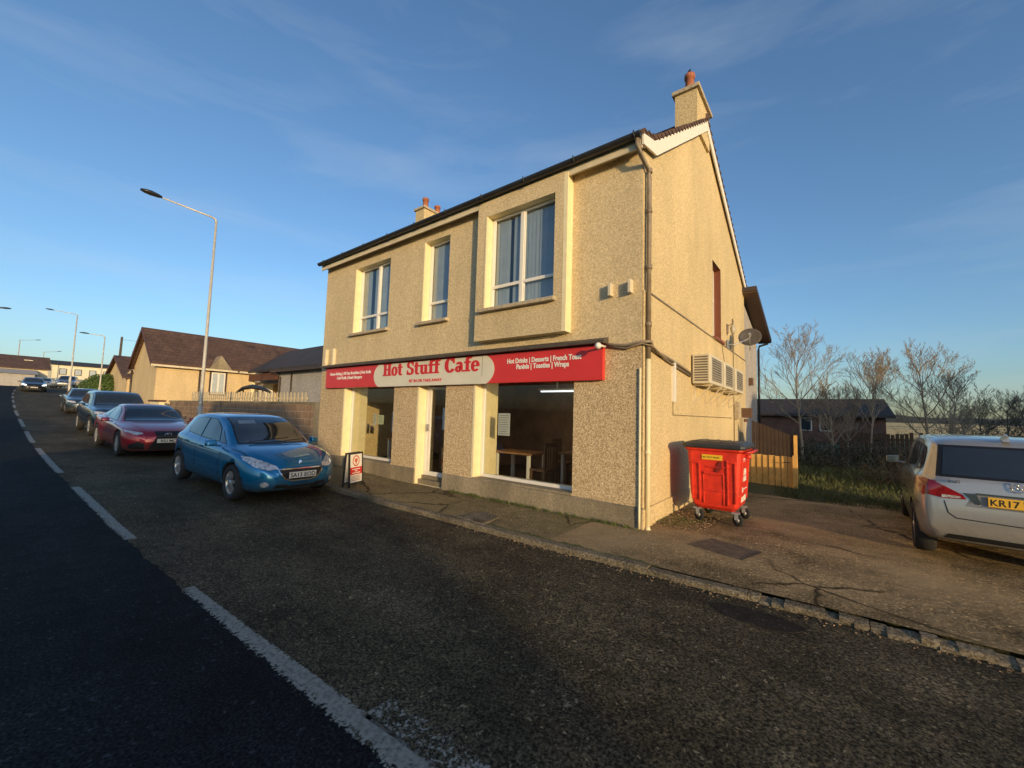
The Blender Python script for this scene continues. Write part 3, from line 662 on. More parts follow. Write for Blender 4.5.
# rear wing with falling roof
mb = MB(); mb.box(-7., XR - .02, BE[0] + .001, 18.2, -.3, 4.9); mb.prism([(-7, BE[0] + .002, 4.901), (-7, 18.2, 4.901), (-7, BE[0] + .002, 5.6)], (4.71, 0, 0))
obj('rear_wing_wall', mb, harl('shadow_grey_render', (.42, .39, .36), (.36, .33, .30), (.48, .45, .42), 30, .4, .008, .15), cafe)  # grey colour stands in for the shadow on this wall
mb = MB(); mb.prism([(-7.2, BE[0] - .35, 5.88), (XR + .42, BE[0] - .35, 5.88), (XR + .42, 18.9, 4.78), (-7.2, 18.9, 4.78)], (0, 0, .14)); obj('rear_wing_roof', mb, M_fascia_dark, cafe)
mb = MB(); mb.prism([(XR - .01, BE[0] - .3, 5.84), (XR + .40, BE[0] - .3, 5.84), (XR + .40, 18.8, 4.74), (XR - .01, 18.8, 4.74)], (0, 0, .03)); obj('soffit', mb, pm('brown_soffit', (.12, .07, .045), .6), cafe)
mb = MB(); mb.tube([(XR + .3, 18.75, 4.72), (XR + .05, 18.5, 4.6), (XR + .05, 18.2, 4.4), (XR + .05, 18.2, .1)], .04, 8); obj('rear_downpipe', mb, M_gutter, cafe)
mb = MB(); mb.box(XR + .03, XR + .12, 14.1, 14.45, .6, 1.75); mb.box(XR + .03, XR + .14, 13.3, 13.6, 1.7, 2.2); obj('meter_box', mb, M_sill, cafe, bevel=.01)
mb = MB(); mb.box(XR + .03, XR + .16, 14.25, 14.8, 1.62, 1.72); mb.box(XR + .03, XR + .3, 14.4, 14.65, 1.75, 2.05); mb.box(XR - .01, XR + .10, 16.2, 16.45, 2.9, 3.15); obj('brown_bracket', mb, pm('rust_brown', (.13, .07, .04), .7), cafe)

# wall lantern, satellite dish, air conditioners
lt = thing('wall_lantern', 'small coach lantern on the gable wall above the satellite dish', 'wall lamp', (XR + .05, 12.4, 4.1))
mb = MB(); mb.box(XR + .004, XR + .04, 12.34, 12.46, 4.05, 4.3); mb.tube([(XR + .03, 12.4, 4.25), (XR + .12, 12.4, 4.3), (XR + .16, 12.4, 4.24)], .012, 6); obj('bracket', mb, M_pipe, lt)
mb = MB(); mb.lathe([(.03, 4.02), (.06, 4.06), (.075, 4.2), (.02, 4.27)], (XR + .16, 12.4, 0), (0, 0, 1), 6); obj('lamp_glass', mb, pm('dusty_lamp_glass', (.45, .4, .3), .3), lt)
sd = thing('satellite_dish', 'grey round satellite dish fixed to the cafe gable wall', 'satellite dish', (XR + .03, 12.2, 3.7))
dc = Vector((XR + .52, 12.72, 3.93)); dn = Vector((.10, -.80, .35)).normalized()
mb = MB(); mb.lathe([(.0, .0), (.12, .008), (.22, .028), (.27, .045), (.28, .05), (.27, .06), (.22, .04), (.12, .02), (0, .012)], dc, dn, 28); obj('dish', mb, pm('grey_dish', (.09, .08, .07), .55, var=.2), sd)
mb = MB(); mb.tube([(XR + .03, 12.35, 3.72), (XR + .2, 12.4, 3.72), tuple(dc - dn * .02)], .022, 8); mb.box(XR + .03, XR + .05, 12.25, 12.45, 3.62, 3.85); obj('bracket', mb, M_steel, sd)
tipp = dc + dn * .42 + Vector((0, 0, -.12)); mb = MB(); mb.tube([tuple(dc + Vector((0, 0, -.34))), tuple(tipp)], .012, 6); mb.tube([tuple(tipp), tuple(tipp - dn * .12)], .035, 8); obj('feed_arm', mb, M_steel, sd)
M_ac = pm('ac_cream_casing', (.60, .54, .40), .5, var=.1, vs=5); M_grille = pm('ac_dark_grille', (.13, .11, .08), .6, var=.3)
labs = ['cream wall air conditioner nearest the drainpipe', 'middle one of three cream wall air conditioners', 'cream wall air conditioner nearest the satellite dish']
for i, (ya, yb) in enumerate([(8.66, 9.84), (10.02, 11.07), (11.34, 12.48)]):
    t = thing('air_conditioner', labs[i], 'air conditioner', (XR + .03, (ya + yb) / 2, 2.35), 'air conditioners on the gable wall')
    xo = -1.88; mb = MB(); mb.box(XR + .06, xo, ya, yb, 2.37, 2.96); obj('casing', mb, M_ac, t, bevel=.015)
    mb = MB(); wl = yb - ya; mb.box(xo + .001, xo + .006, ya + .16 * wl, yb - .12 * wl, 2.44, 2.9)
    obj('fan_grille', mb, M_grille, t)
    mb = MB()
    for k in range(9): z = 2.46 + k * .05; mb.box(xo + .007, xo + .012, ya + .16 * wl, yb - .12 * wl, z, z + .008)
    obj('grille_bars', mb, M_ac, t)
    mb = MB()
    for k in range(10): z = 2.42 + k * .052; mb.box(XR + .1, xo - .04, ya - .004, ya - .001, z, z + .03)
    obj('side_louvre', mb, M_grille, t)
    mb = MB()
    for yy_ in (ya + .15, yb - .15): mb.box(XR + .03, xo + .0, yy_, yy_ + .04, 2.33, 2.368); mb.box(XR + .03, XR + .07, yy_, yy_ + .04, 1.98, 2.329); mb.prism([(XR + .07, yy_, 2.0), (xo - .05, yy_, 2.32), (xo - .02, yy_, 2.32), (XR + .1, yy_, 2.0)], (0, .03, 0))
    obj('mounting_bracket', mb, M_soffit, t)
# ------------------------------------------------------------------ sign
YS = 5.97
pTL = onY(326.5, 369, YS); pBR = onY(602.5, 379.5, YS); sx0, sx1 = pTL.x, pBR.x; sz0, sz1 = 2.235, 2.80
sg = thing('shop_sign', 'long red and cream Hot Stuff Cafe sign above the shop windows', 'shop sign', ((sx0 + sx1) / 2, Y0, sz0))
mb = MB(); mb.box(sx0, sx1, YS, Y0 - .003, sz0, sz1); obj('panel', mb, M_red, sg, bevel=.006)
mb = MB(); mb.hexa([(sx0 - .14, YS - .12, 2.815), (sx1 + .06, YS - .12, 2.815), (sx1 + .06, Y0 - .014, 2.815), (sx0 - .14, Y0 - .014, 2.815), (sx0 - .14, YS - .12, 2.86), (sx1 + .06, YS - .12, 2.86), (sx1 + .06, Y0 - .014, 2.93), (sx0 - .14, Y0 - .014, 2.93)])
obj('hood', mb, pm('dark_lead_hood', (.075, .06, .045), .7, var=.3, vs=5), sg)
cxl, cxr = onY(373.7, 380, YS).x, onY(494.5, 368, YS).x
mb = MB(); pts = []
ch = (sz1 - sz0) / 2 - .004; cz = (sz0 + sz1) / 2 - .01
def arc(cx, sgn):
    return [(cx + sgn * .42 * (math.cos(a) - .25), cz + (ch + .13) * math.sin(a)) for a in np.linspace(-1.0, 1.0, 15)]
L_ = [(cxl + .32 - .42 * (math.cos(a) - .24), z) for a, z in [(math.asin(max(-1, min(1, t * .86))), cz + ch * t) for t in np.linspace(-1, 1, 17)]]
R2 = [(cxr - .32 + .42 * (math.cos(a) - .24), z) for a, z in [(math.asin(max(-1, min(1, t * .86))), cz + ch * t) for t in np.linspace(1, -1, 17)]]
mb.prism([(x, YS - .004, z) for x, z in L_ + R2], (0, .003, 0)); obj('cream_panel', mb, M_cream, sg)
class G2:
    def __init__(s): s.p = []
    def rect(s, a, b, c, d): s.p.append([(a, b), (c, b), (c, d), (a, d)])
    def ring(s, cx, cy, rx, ry, tx, ty, a0=0, a1=360):
        n = max(4, int(abs(a1 - a0) / 18))
        for i in range(n):
            A = [R_(a0 + (a1 - a0) * (i + k) / n) for k in (0, 1)]
            s.p.append([(cx + rx * math.cos(A[0]), cy + ry * math.sin(A[0])), (cx + rx * math.cos(A[1]), cy + ry * math.sin(A[1])), (cx + (rx - tx) * math.cos(A[1]), cy + (ry - ty) * math.sin(A[1])), (cx + (rx - tx) * math.cos(A[0]), cy + (ry - ty) * math.sin(A[0]))])
def glyph(ch):
    q = G2(); r, o_ = q.rect, q.ring
    if ch == 'H': r(.1, .12, .36, .88); r(.62, .12, .88, .88); r(.36, .44, .62, .57); r(0, 0, .45, .12); r(0, .88, .45, 1); r(.53, 0, .98, .12); r(.53, .88, .98, 1); w = .98
    elif ch == 'o': o_(.34, .34, .34, .37, .22, .1); w = .68
    elif ch == 't': r(.12, .18, .35, .9); r(0, .56, .5, .68); o_(.36, .2, .24, .22, .2, .12, 180, 320); w = .54
    elif ch == 'S': o_(.37, .74, .35, .28, .22, .12, 30, 270); o_(.37, .27, .38, .29, .24, .12, -150, 90); r(.6, .68, .7, 1.0); r(.02, 0, .12, .34); w = .76
    elif ch == 'u': r(.1, .2, .32, .57); o_(.34, .22, .24, .24, .22, .12, 180, 330); r(.52, .11, .74, .57); r(0, .57, .32, .68); r(.42, .57, .74, .68); r(.52, 0, .84, .11); w = .86
    elif ch == 'f': r(.12, .11, .35, .56); r(.12, .68, .35, .8); r(0, .56, .5, .68); r(0, 0, .47, .11); o_(.38, .76, .26, .28, .23, .13, 25, 180); w = .52
    elif ch == 'C': o_(.48, .5, .48, .53, .29, .13, 40, 325); r(.76, .62, .86, 1.0); w = .92
    elif ch == 'a': o_(.27, .2, .27, .22, .2, .1); r(.4, .1, .62, .48); o_(.34, .46, .28, .24, .22, .1, 10, 165); r(.62, 0, .78, .11); w = .76
    elif ch == 'e': o_(.34, .34, .34, .37, .22, .1, 0, 320); r(.14, .3, .64, .4); w = .68
    else: w = .42
    return q.p, w
word = 'Hot Stuff Cafe'
tot = sum(glyph(c)[1] + .04 for c in word); x0_, x1_ = onY(383.6, 370, YS).x, onY(480.2, 365, YS).x
su = (x1_ - x0_) / tot; hz0, hz1 = onY(384, 376.8, YS).z, onY(384, 364.5, YS).z; sv = hz1 - hz0 - .01
mb = MB(); xx = x0_; k = 0
for ch_ in word:
    P, w = glyph(ch_)
    for poly in P:
        for ox in (-.011, 0, .011):      # heavy slab serif strokes
            k += 1; dd = .0005 * (k % 7)
            mb.prism([(xx + a * su + ox, YS - .0075 - dd, hz0 + .015 + b_ * sv * 1.04) for a, b_ in poly], (0, .003, 0))
    xx += (w + .04) * su
obj('lettering', mb, M_redtxt, sg)
S_U, S_V, S_N = (1, 0, 0), (0, 0, 1), (0, -1, 0)
def signtext(s, pxl, pxr, py, mat, h, name='lettering'):
    a, b_ = onY(pxl, py, YS).x, onY(pxr, py, YS).x; z = onY((pxl + pxr) / 2, py, YS).z
    mb = textmb(s, h, (0, YS - .004, 0), S_U, S_V, S_N, bold=.004); xs_ = [v[0] for v in mb.v]; w0, w1_ = min(xs_), max(xs_)
    mb.v = [(a + (v[0] - w0) / (w1_ - w0) * (b_ - a), v[1], v[2] + z) for v in mb.v]; return obj(name, mb, mat, sg)
signtext('SIT IN OR TAKE AWAY', 409, 442, 381.6, M_redtxt, .085)
signtext('Home Baking | All Day Breakfast | Hot Rolls', 330.5, 371, 374.3, M_whtxt, .105)
signtext('Cold Rolls | Steak Burgers', 337, 362, 378.8, M_whtxt, .105)
signtext('Hot Drinks | Desserts | French Toast', 507.5, 581.5, 361.2, M_whtxt, .125)
signtext('Paninis | Toasties | Wraps', 516.5, 569, 367.6, M_whtxt, .125)
mb = MB(); xj = onY(482, 370, YS).x; mb.box(xj, xj + .012, YS - .006, YS - .0045, sz0 + .14, sz1 - .02); obj('joint', mb, pm('sign_joint', (.3, .28, .2), .8), sg)  # vertical joint line on the sign face
mb = MB(); lx = onY(597.5, 348, 5.72).x; mb.tube([(lx + .02, YS - .02, 2.76), (lx + .01, 5.78, 2.76)], .018, 8); mb.lathe([(0, -.055), (.035, -.045), (.055, 0), (.035, .045), (0, .055)], (lx, 5.74, 2.745), (0, -1, 0), 14); obj('white_lamp', mb, M_white, sg)

# ------------------------------------------------------------------ inside the cafe
M_wood = pm('table_wood', (.28, .14, .06), .45, var=.2, vs=6)
M_wood2 = pm('dark_chair_wood', (.16, .08, .04), .5, var=.2, vs=6)
def table(x, y, label, grp):
    t = thing('cafe_table', label, 'table', (x, y, .1), grp)
    mb = MB(); mb.box(x - .5, x + .5, y - .35, y + .35, .82, .86); obj('table_top', mb, M_wood, t, bevel=.005)
    for sx in (-1, 1):
        for sy in (-1, 1): mb = MB(); mb.box(x + sx * .42 - .03, x + sx * .42 + .03, y + sy * .28 - .03, y + sy * .28 + .03, .1, .82); obj('leg', mb, M_white, t)
def chair(x, y, rz, label, grp):
    t = thing('cafe_chair', label, 'chair', (x, y, .1), grp, rz)
    mb = MB(); mb.box(-.2, .2, -.2, .2, .43, .47); obj('seat', mb, M_wood2, t, local=True, bevel=.01)
    for sx in (-1, 1):
        mb = MB(); mb.box(sx * .17 - .02, sx * .17 + .02, .15, .19, 0, .43); obj('leg', mb, M_wood2, t, local=True)
        mb = MB(); mb.box(sx * .17 - .02, sx * .17 + .02, -.2, -.16, 0, 1.0); obj('leg', mb, M_wood2, t, local=True)
    mb = MB()
    for k in range(5): mb.box(-.13 + k * .065 - .012, -.13 + k * .065 + .012, -.19, -.175, .47, .92)
    mb.box(-.15, .15, -.195, -.165, .92, 1.0); obj('backrest', mb, M_wood2, t, local=True)
gt, gc = 'tables seen through the cafe windows', 'chairs seen through the cafe windows'
table(-5.3, 7.1, 'pale legged table behind the left edge of the right shop window', gt); table(-4.2, 8.0, 'table in the middle of the right shop window', gt); table(-9.6, 7.4, 'table behind the left shop window', gt)
chair(-4.6, 6.95, 1.4, 'dark slatted chair close behind the right shop window glass', gc); chair(-3.75, 7.25, -1.2, 'dark chair at the right end of the right shop window', gc)
chair(-3.4, 8.1, 1.9, 'dark chair beside the middle cafe table near the right edge of the window', gc); chair(-5.0, 8.4, -1.5, 'dark chair left of the middle cafe table', gc)
chair(-4.2, 8.75, 3.1, 'dark chair on the far side of the middle cafe table', gc); chair(-9.0, 7.0, 1.2, 'dark chair behind the left shop window', gc)
mb = MB(); mb.box(-5.2, -2.7, 9.4, 9.9, .1, 1.15); ct = thing('serving_counter', 'wooden serving counter at the back of the cafe behind glass', 'counter', (-4, 9.6, .1)); obj('counter_body', mb, M_wood2, ct); mb = MB(); mb.box(-5.3, -2.6, 9.3, 9.95, 1.15, 1.2); obj('worktop', mb, pm('pale_worktop', (.75, .68, .55), .4), ct)
mb = MB(); mb.box(-5.4, -4.8, 10.16, 10.195, 1.7, 2.3); mb.box(-4.4, -4.0, 10.16, 10.195, 1.4, 2.2); pc = obj('wall_picture', mb, pm('dull_picture', (.2, .13, .08), .5), label='dull framed pictures on the back wall inside the cafe', cat='picture')
ta, tb = onY(541, 391.5, 9.2), onY(574, 391, 9.2)
fx = thing('tube_light', 'lit white tube light on the cafe ceiling behind the right window', 'ceiling light', ((ta.x + tb.x) / 2, 9.2, 2.66))
mb = MB(); mb.box(ta.x - .05, tb.x + .05, 9.15, 9.25, ta.z + .03, ta.z + .07); mb.box((ta.x + tb.x) / 2 - .02, (ta.x + tb.x) / 2 + .02, 9.18, 9.22, ta.z + .07, 2.66); obj('fitting', mb, M_white, fx)
mb = MB(); mb.tube([(ta.x, 9.2, ta.z), (tb.x, 9.2, ta.z)], .02, 8); obj('tube', mb, pm('lit_tube', (.9, .95, 1), .5, emit=(.8, .9, 1.), es=1.1), fx)
M_filltube = pm('warm_fill_tube', (.9, .8, .6), .5, emit=(1., .78, .5), es=14)  # for tubes added above the sightline to warm the interior
for tx, ty, lb in ((-4.6, 7.3, 'added unseen warm tube above the tables behind the right shop window'), (-9.5, 7.5, 'added unseen warm tube above the table behind the left shop window'), (-4.2, 8.6, 'added unseen warm tube in front of the serving counter')):
    fx2 = thing('tube_light', lb, 'ceiling light', (tx, ty, 2.66), 'added warm fill tubes on the cafe ceiling'); mb = MB(); mb.box(tx - .65, tx + .65, ty - .05, ty + .05, 2.61, 2.658); obj('fitting', mb, M_white, fx2)
    mb = MB(); mb.tube([(tx - .6, ty, 2.58), (tx + .6, ty, 2.58)], .02, 8); obj('tube', mb, M_filltube, fx2)

# ================================================================== VEHICLES
def paint(name, c, metal=.35, rough=.32):
    if name in MC: return MC[name]
    mt, nt, p = newmat(name); n = tex(nt, 'Noise', 6, 6, .7); tc = nt.nodes['TC']
    sp = nt.nodes.new('ShaderNodeSeparateXYZ'); nt.links.new(tc.outputs['Object'], sp.inputs[0])
    a = nt.nodes.new('ShaderNodeMath'); a.operation = 'MULTIPLY_ADD'; nt.links.new(n.outputs[0], a.inputs[0]); a.inputs[1].default_value = .35; nt.links.new(sp.outputs['Z'], a.inputs[2])
    d = ramp(nt, a.outputs[0], [(.38, .75), (.62, .0)])      # road film on the sills and bumpers
    fl = ramp(nt, tex(nt, 'Noise', 420, 1).outputs[0], [(.4, tuple(x * .85 for x in c)), (.6, tuple(min(1, x * 1.15) for x in c))])
    nt.links.new(mixc(nt, fl, (.09, .075, .055), d), p.inputs['Base Color'])
    nt.links.new(ramp(nt, a.outputs[0], [(.38, .7), (.62, rough)]), p.inputs['Roughness'])
    p.inputs['Metallic'].default_value = metal; nt.links.new(ramp(nt, a.outputs[0], [(.38, .1), (.62, 1.)]), p.inputs['Coat Weight']); p.inputs['Coat Roughness'].default_value = .03
    MC[name] = mt; return mt
M_under = pm('black_underbody', (.012, .012, .012), .9)
M_lens = pm('headlamp_glass', (.62, .62, .62), .15, metal=.4, coat=1, var=.6, vs=24)
M_redlens = pm('red_tail_lamp', (.22, .006, .01), .15, coat=1, var=.4, vs=18)
M_trim = pm('black_car_trim', (.012, .012, .013), .35, var=.2)
M_plateW = pm('white_number_plate', (.72, .70, .62), .4, var=.02)
M_plateY = pm('yellow_number_plate', (.72, .42, .04), .4, var=.02)
M_platetxt = pm('number_plate_characters', (.015, .015, .015), .5)
def wheel_parts(parent, x, y, r, w, side, spokes, rimc):
    """tyre > rim under a wheel child; side = +1 left, -1 right"""
    mb = MB(); prof = [(r * .62, -w / 2 + .01), (r * .9, -w / 2), (r * .985, -w / 2 + .03), (r, 0), (r * .985, w / 2 - .03), (r * .9, w / 2), (r * .64, w / 2 - .008), (r * .62, w / 2 - .05)]
    mb.lathe(prof, (x, y, r), (0, side, 0), 32); t = obj('wheel', mb, M_rubber, parent, local=True)
    yo = y + side * (w / 2 - .02)
    mb = MB(); mb.lathe([(0, -.05), (r * .62, -.05)], (x, yo, r), (0, side, 0), 24); obj('brake_disc', mb, M_under, t, local=True)
    mb = MB(); mb.lathe([(r * .58, -.06), (r * .60, -.01), (r * .645, .008), (r * .66, -.01)], (x, yo, r), (0, side, 0), 32)
    for k in range(spokes):
        a = 2 * math.pi * k / spokes + .2
        for da in ((-.13, .13) if spokes <= 6 else (0,)):
            p0 = Vector((math.cos(a + da * .6), 0, math.sin(a + da * .6))) * r * .1; p1 = Vector((math.cos(a + da), 0, math.sin(a + da))) * r * .6
            q = Vector((-math.sin(a), 0, math.cos(a))) * r * .032; c = Vector((x, yo, r)); o1 = Vector((0, side * .012, 0)); o0 = Vector((0, -side * .03, 0))
            mb.hexa([c + p0 - q + o0, c + p1 - q + o0, c + p1 + q + o0, c + p0 + q + o0, c + p0 - q + o1, c + p1 - q + o1 * .4, c + p1 + q + o1 * .4, c + p0 + q + o1])
    mb.lathe([(0, .02), (r * .13, .018), (r * .16, -.02)], (x, yo, r), (0, side, 0), 16)
    obj('rim', mb, rimc, t, local=True)
def car(name, label, cat, loc, rz, S, group=None):
    t = thing(name, label, cat, loc, group, rz)
    L, W = S['L'], S['W']; wb = S['wb']; r = S['r']; xf = S['xf']; xr = xf - wb   # wheel centres; x measured from front bumper = 0 backwards (negative)
    zt, zb, hw, hr, zs = (pchip(S[k]) for k in ('zt', 'zb', 'hw', 'hr', 'zs'))
    X = sorted(set([-L, -L + .012, -L + .03, -L + .06, -L + .1, -.10, -.06, -.03, -.012, 0] + list(np.arange(-L + .1, -.1, .085)) + S.get('extra', [])))
    rows = []
    for x in X:
        b, top, w, rr, s0 = zb(x), zt(x), hw(x), hr(x), zs(x)
        top = max(top, b + .012); e = max(top - S.get('crown', .05), b + .5 * (top - b)); rr = min(rr, w * .93)
        h = b - s0
        H = [(0, s0), (w * .55, s0), (w * .86, s0 + .01), (w * .955, s0 + .07), (w * .985, s0 + .3 * h), (w * 1.0, s0 + .52 * h), (w * .995, s0 + .72 * h), (w * .972, s0 + .86 * h), (w * .965, b - .035 * min(1, h / .3)), (w * .925, b)]
        H += [(w * .905 + (rr * 1.02 - w * .905) * q, b + (e - b) * q) for q in (.12, .4, .7, .93)]
        H += [(rr, e), (rr * .95, e + (top - e) * .35), (rr * .8, e + (top - e) * .7), (rr * .5, e + (top - e) * .93), (0, top)]
        rows.append([(x, y, z) for y, z in H] + [(x, -y, z) for y, z in H[-2:0:-1]])
    mb = MB(); n = len(rows[0]); k = 0
    for row in rows: mb.v += row
    mb.sm = True
    for i in range(len(rows) - 1):
        for j in range(n): j2 = (j + 1) % n; mb.face([i * n + j, i * n + j2, (i + 1) * n + j2, (i + 1) * n + j])
    mb.face(list(range(n))); mb.face([(len(rows) - 1) * n + j for j in range(n)][::-1])
    me = mesh_of('body', mb, [S['paint'], M_under]); bm = bmesh.new(); bm.from_mesh(me); bmesh.ops.recalc_face_normals(bm, faces=bm.faces); bm.to_mesh(me); bm.free()
    body = bpy.data.objects.new('body', me); COL.objects.link(body)
    # wheel arches cut with cylinders
    cut = MB(); cut.cur = 1
    for xc in (xf, xr):
        for sd in (-1, 1):
            c = MB(); c.cur = 1; c.lathe([(0, -.3), (r * S.get('arch', 1.13), -.3), (r * S.get('arch', 1.13), .3), (0, .3)], (xc, sd * (W / 2 - .0), r * 1.02), (0, sd, 0), 36); join(cut, c)
    cme = mesh_of('cut', cut, [S['paint'], M_under]); bm = bmesh.new(); bm.from_mesh(cme); bmesh.ops.remove_doubles(bm, verts=bm.verts, dist=1e-5); bmesh.ops.recalc_face_normals(bm, faces=bm.faces); bm.to_mesh(cme); bm.free()
    co = bpy.data.objects.new('cut', cme); COL.objects.link(co)
    md = body.modifiers.new('b', 'BOOLEAN'); md.operation = 'DIFFERENCE'; md.object = co; md.solver = 'EXACT'
    dg = bpy.context.evaluated_depsgraph_get(); me2 = bpy.data.meshes.new_from_object(body.evaluated_get(dg))
    bpy.data.objects.remove(co); body.modifiers.clear(); body.data = me2
    body.parent = t; ORG[body.name] = (0, 0, 0); body.name = 'body'
    bv = BVHTree.FromPolygons([v.co for v in me2.vertices], [tuple(p.vertices) for p in me2.polygons])
    bv0 = BVHTree.FromPolygons([Vector(v) for v in mb.v], [tuple(f) for f in mb.f])
    def decal(nm, pts, ax, mat, off=.004, step=.05, parent=body, th=.003, **k):
        """outline in two coordinates laid over the body surface. ax: 'F' front (y,z), 'B' back (y,z), 'L' left side (x,z), 'R' right side (x,z), 'T' top (x,y)"""
        bm = bmesh.new()
        mk = {'F': lambda a, b: (9, a, b), 'B': lambda a, b: (-19, a, b), 'L': lambda a, b: (a, 9, b), 'R': lambda a, b: (a, -9, b), 'T': lambda a, b: (a, b, 9)}[ax]
        D = {'F': (-1, 0, 0), 'B': (1, 0, 0), 'L': (0, -1, 0), 'R': (0, 1, 0), 'T': (0, 0, -1)}[ax]; D = Vector(D)
        bm.faces.new([bm.verts.new(mk(a, b)) for a, b in pts]); A = [p[0] for p in pts]; B = [p[1] for p in pts]
        ia, ib = {'F': (1, 2), 'B': (1, 2), 'L': (0, 2), 'R': (0, 2), 'T': (0, 1)}[ax]
        for i_, vals in ((ia, A), (ib, B)):
            q = math.ceil(min(vals) / step) * step
            while q < max(vals) - 1e-4:
                co_ = [0, 0, 0]; no = [0, 0, 0]; co_[i_] = q; no[i_] = 1
                bmesh.ops.bisect_plane(bm, geom=bm.verts[:] + bm.edges[:] + bm.faces[:], plane_co=co_, plane_no=no); q += step
        bad = []
        for v in bm.verts:
            h, nn, _, _ = bv0.ray_cast(v.co, D)
            if h is None: bad.append(v)
            else:
                if nn.dot(D) > 0: nn = -nn
                v.co = h + nn * off
        bmesh.ops.delete(bm, geom=bad, context='VERTS')
        for f_ in bm.faces: f_.smooth = True; 
        for f_ in bm.faces:
            if f_.normal.dot(D) > 0: f_.normal_flip()
        me = bpy.data.meshes.new(nm); bm.to_mesh(me); bm.free()
        return obj(nm, me, mat, parent, local=True, fixn=False, **k)
    def line(nm, pts, ax, mat=M_trim, w=.008, off=.003, closed=False):
        w = max(w, .011)
        pts = [Vector(p) for p in pts]; P = []
        for i in range(len(pts) - 1):
            d = (pts[i + 1] - pts[i]); q = Vector((-d.y, d.x)).normalized() * w / 2
            decal(nm, [tuple(pts[i] - q), tuple(pts[i + 1] - q), tuple(pts[i + 1] + q), tuple(pts[i] + q)], ax, mat, off, .08)
    for x in (xf, xr):
        for sd in (1, -1): wheel_parts(t, x, sd * (W / 2 - .115), r, .21, sd, S.get('spokes', 5), S.get('rimmat', M_alloy))
    surf = lambda o_, d: bv0.ray_cast(Vector(o_), Vector(d))[0]
    return t, body, decal, line, surf
def mirrors(t, S, x, z, mat):
    for sd in (1, -1):
        y = sd * (S['W'] / 2 - .02)
        mb = MB(); mb.sm = True
        P = [(x - .02, .03, -.06), (x - .05, .22, -.05), (x - .05, .235, .06), (x - .04, .05, .075)]
        mb.hexa([(x - .07, y + sd * .05, z - .06), (x + .05, y + sd * .06, z - .05), (x + .03, y + sd * .21, z - .045), (x - .06, y + sd * .225, z - .05), (x - .07, y + sd * .05, z + .07), (x + .03, y + sd * .06, z + .06), (x + .01, y + sd * .20, z + .05), (x - .06, y + sd * .225, z + .06)])
        mb.hexa([(x - .04, y - sd * .03, z - .07), (x + .03, y - sd * .03, z - .07), (x + .02, y + sd * .08, z - .05), (x - .04, y + sd * .08, z - .05), (x - .04, y - sd * .03, z - .04), (x + .03, y - sd * .03, z - .04), (x + .02, y + sd * .08, z - .02), (x - .04, y + sd * .08, z - .02)])
        mo = obj('wing_mirror', mb, mat, t, bevel=.02, local=True)
        mb = MB(); mb.box(x - .074, x - .0705, min(y + sd * .065, y + sd * .21), max(y + sd * .065, y + sd * .21), z - .04, z + .055); obj('mirror_glass', mb, M_chrome, mo, local=True)
def plate(t, s, x, z, mat, rear=False, w=.50, yc=0, tilt=0):
    mb = MB(); d = -1 if rear else 1
    mb.box(min(x, x + d * .012), max(x, x + d * .012), yc - w / 2, yc + w / 2, z - .055, z + .055); p = obj('number_plate', mb, mat, t, bevel=.003, local=True)
    U = (0, -1, 0) if rear else (0, 1, 0); N = (-1, 0, 0) if rear else (1, 0, 0)
    q = textmb(s, .105, (x + d * .0125, yc, z - .037), U, (0, 0, 1), N, bold=.0012, depth=.002, align='CENTER')
    ys_ = [v[1] for v in q.v]; k = min(1, (w - .04) / (max(ys_) - min(ys_))); q.v = [(v[0], yc + (v[1] - (max(ys_) + min(ys_)) / 2) * k, v[2]) for v in q.v]
    obj('characters', q, M_platetxt, p, local=True)
def sides(decal, line, S, wins, doors, handles, body):
    for ax in 'LR':
        for nm, pts in wins:
            # dark rubber surround, then glass slightly proud
            cxm = sum(p[0] for p in pts) / len(pts); czm = sum(p[1] for p in pts) / len(pts)
            decal('window_seal', [(cxm + (a - cxm) * 1.035 + (.012 if a > cxm else -.012), czm + (b - czm) * 1.03 + (.010 if b > czm else -.010)) for a, b in pts], ax, M_trim, .003)
            decal(nm, pts, ax, M_carglass, .0075)
        for d in doors: line('door_gap', d, ax)
        for hx, hz in handles:
            decal('door_handle', [(hx - .09, hz - .012), (hx + .09, hz - .016), (hx + .09, hz + .016), (hx - .09, hz + .018)], ax, S['paint'], .022, .03)

# ---- blue hatchback (front towards +X)
M_blue = paint('metallic_blue_paint', (.001, .17, .36), .5, .25)
S = dict(L=3.97, W=1.74, wb=2.54, r=.315, xf=-.80, paint=M_blue, arch=1.12, spokes=5, crown=.055,
  zt=[(-3.97, .80), (-3.93, 1.0), (-3.80, 1.16), (-3.55, 1.36), (-3.25, 1.44), (-2.6, 1.47), (-2.1, 1.455), (-1.75, 1.37), (-1.1, 1.0), (-1.0, .965), (-.6, .90), (-.3, .80), (-.12, .70), (-.03, .60), (0, .52)],
  zb=[(-3.97, .72), (-3.9, .90), (-3.6, .985), (-2.6, .95), (-1.6, .90), (-1.05, .875), (-.6, .80), (-.3, .70), (-.12, .61), (0, .48)],
  hw=[(-3.97, .60), (-3.93, .70), (-3.8, .79), (-3.5, .845), (-2.8, .868), (-1.2, .87), (-.8, .865), (-.45, .83), (-.22, .75), (-.08, .62), (-.02, .50), (0, .42)],
  hr=[(-3.97, .5), (-3.8, .54), (-3.4, .57), (-2.6, .60), (-1.9, .60), (-1.1, .70), (-.6, .72), (0, .4)],
  zs=[(-3.97, .32), (-3.8, .24), (-3.2, .2), (-1., .19), (-.3, .19), (0, .24)])
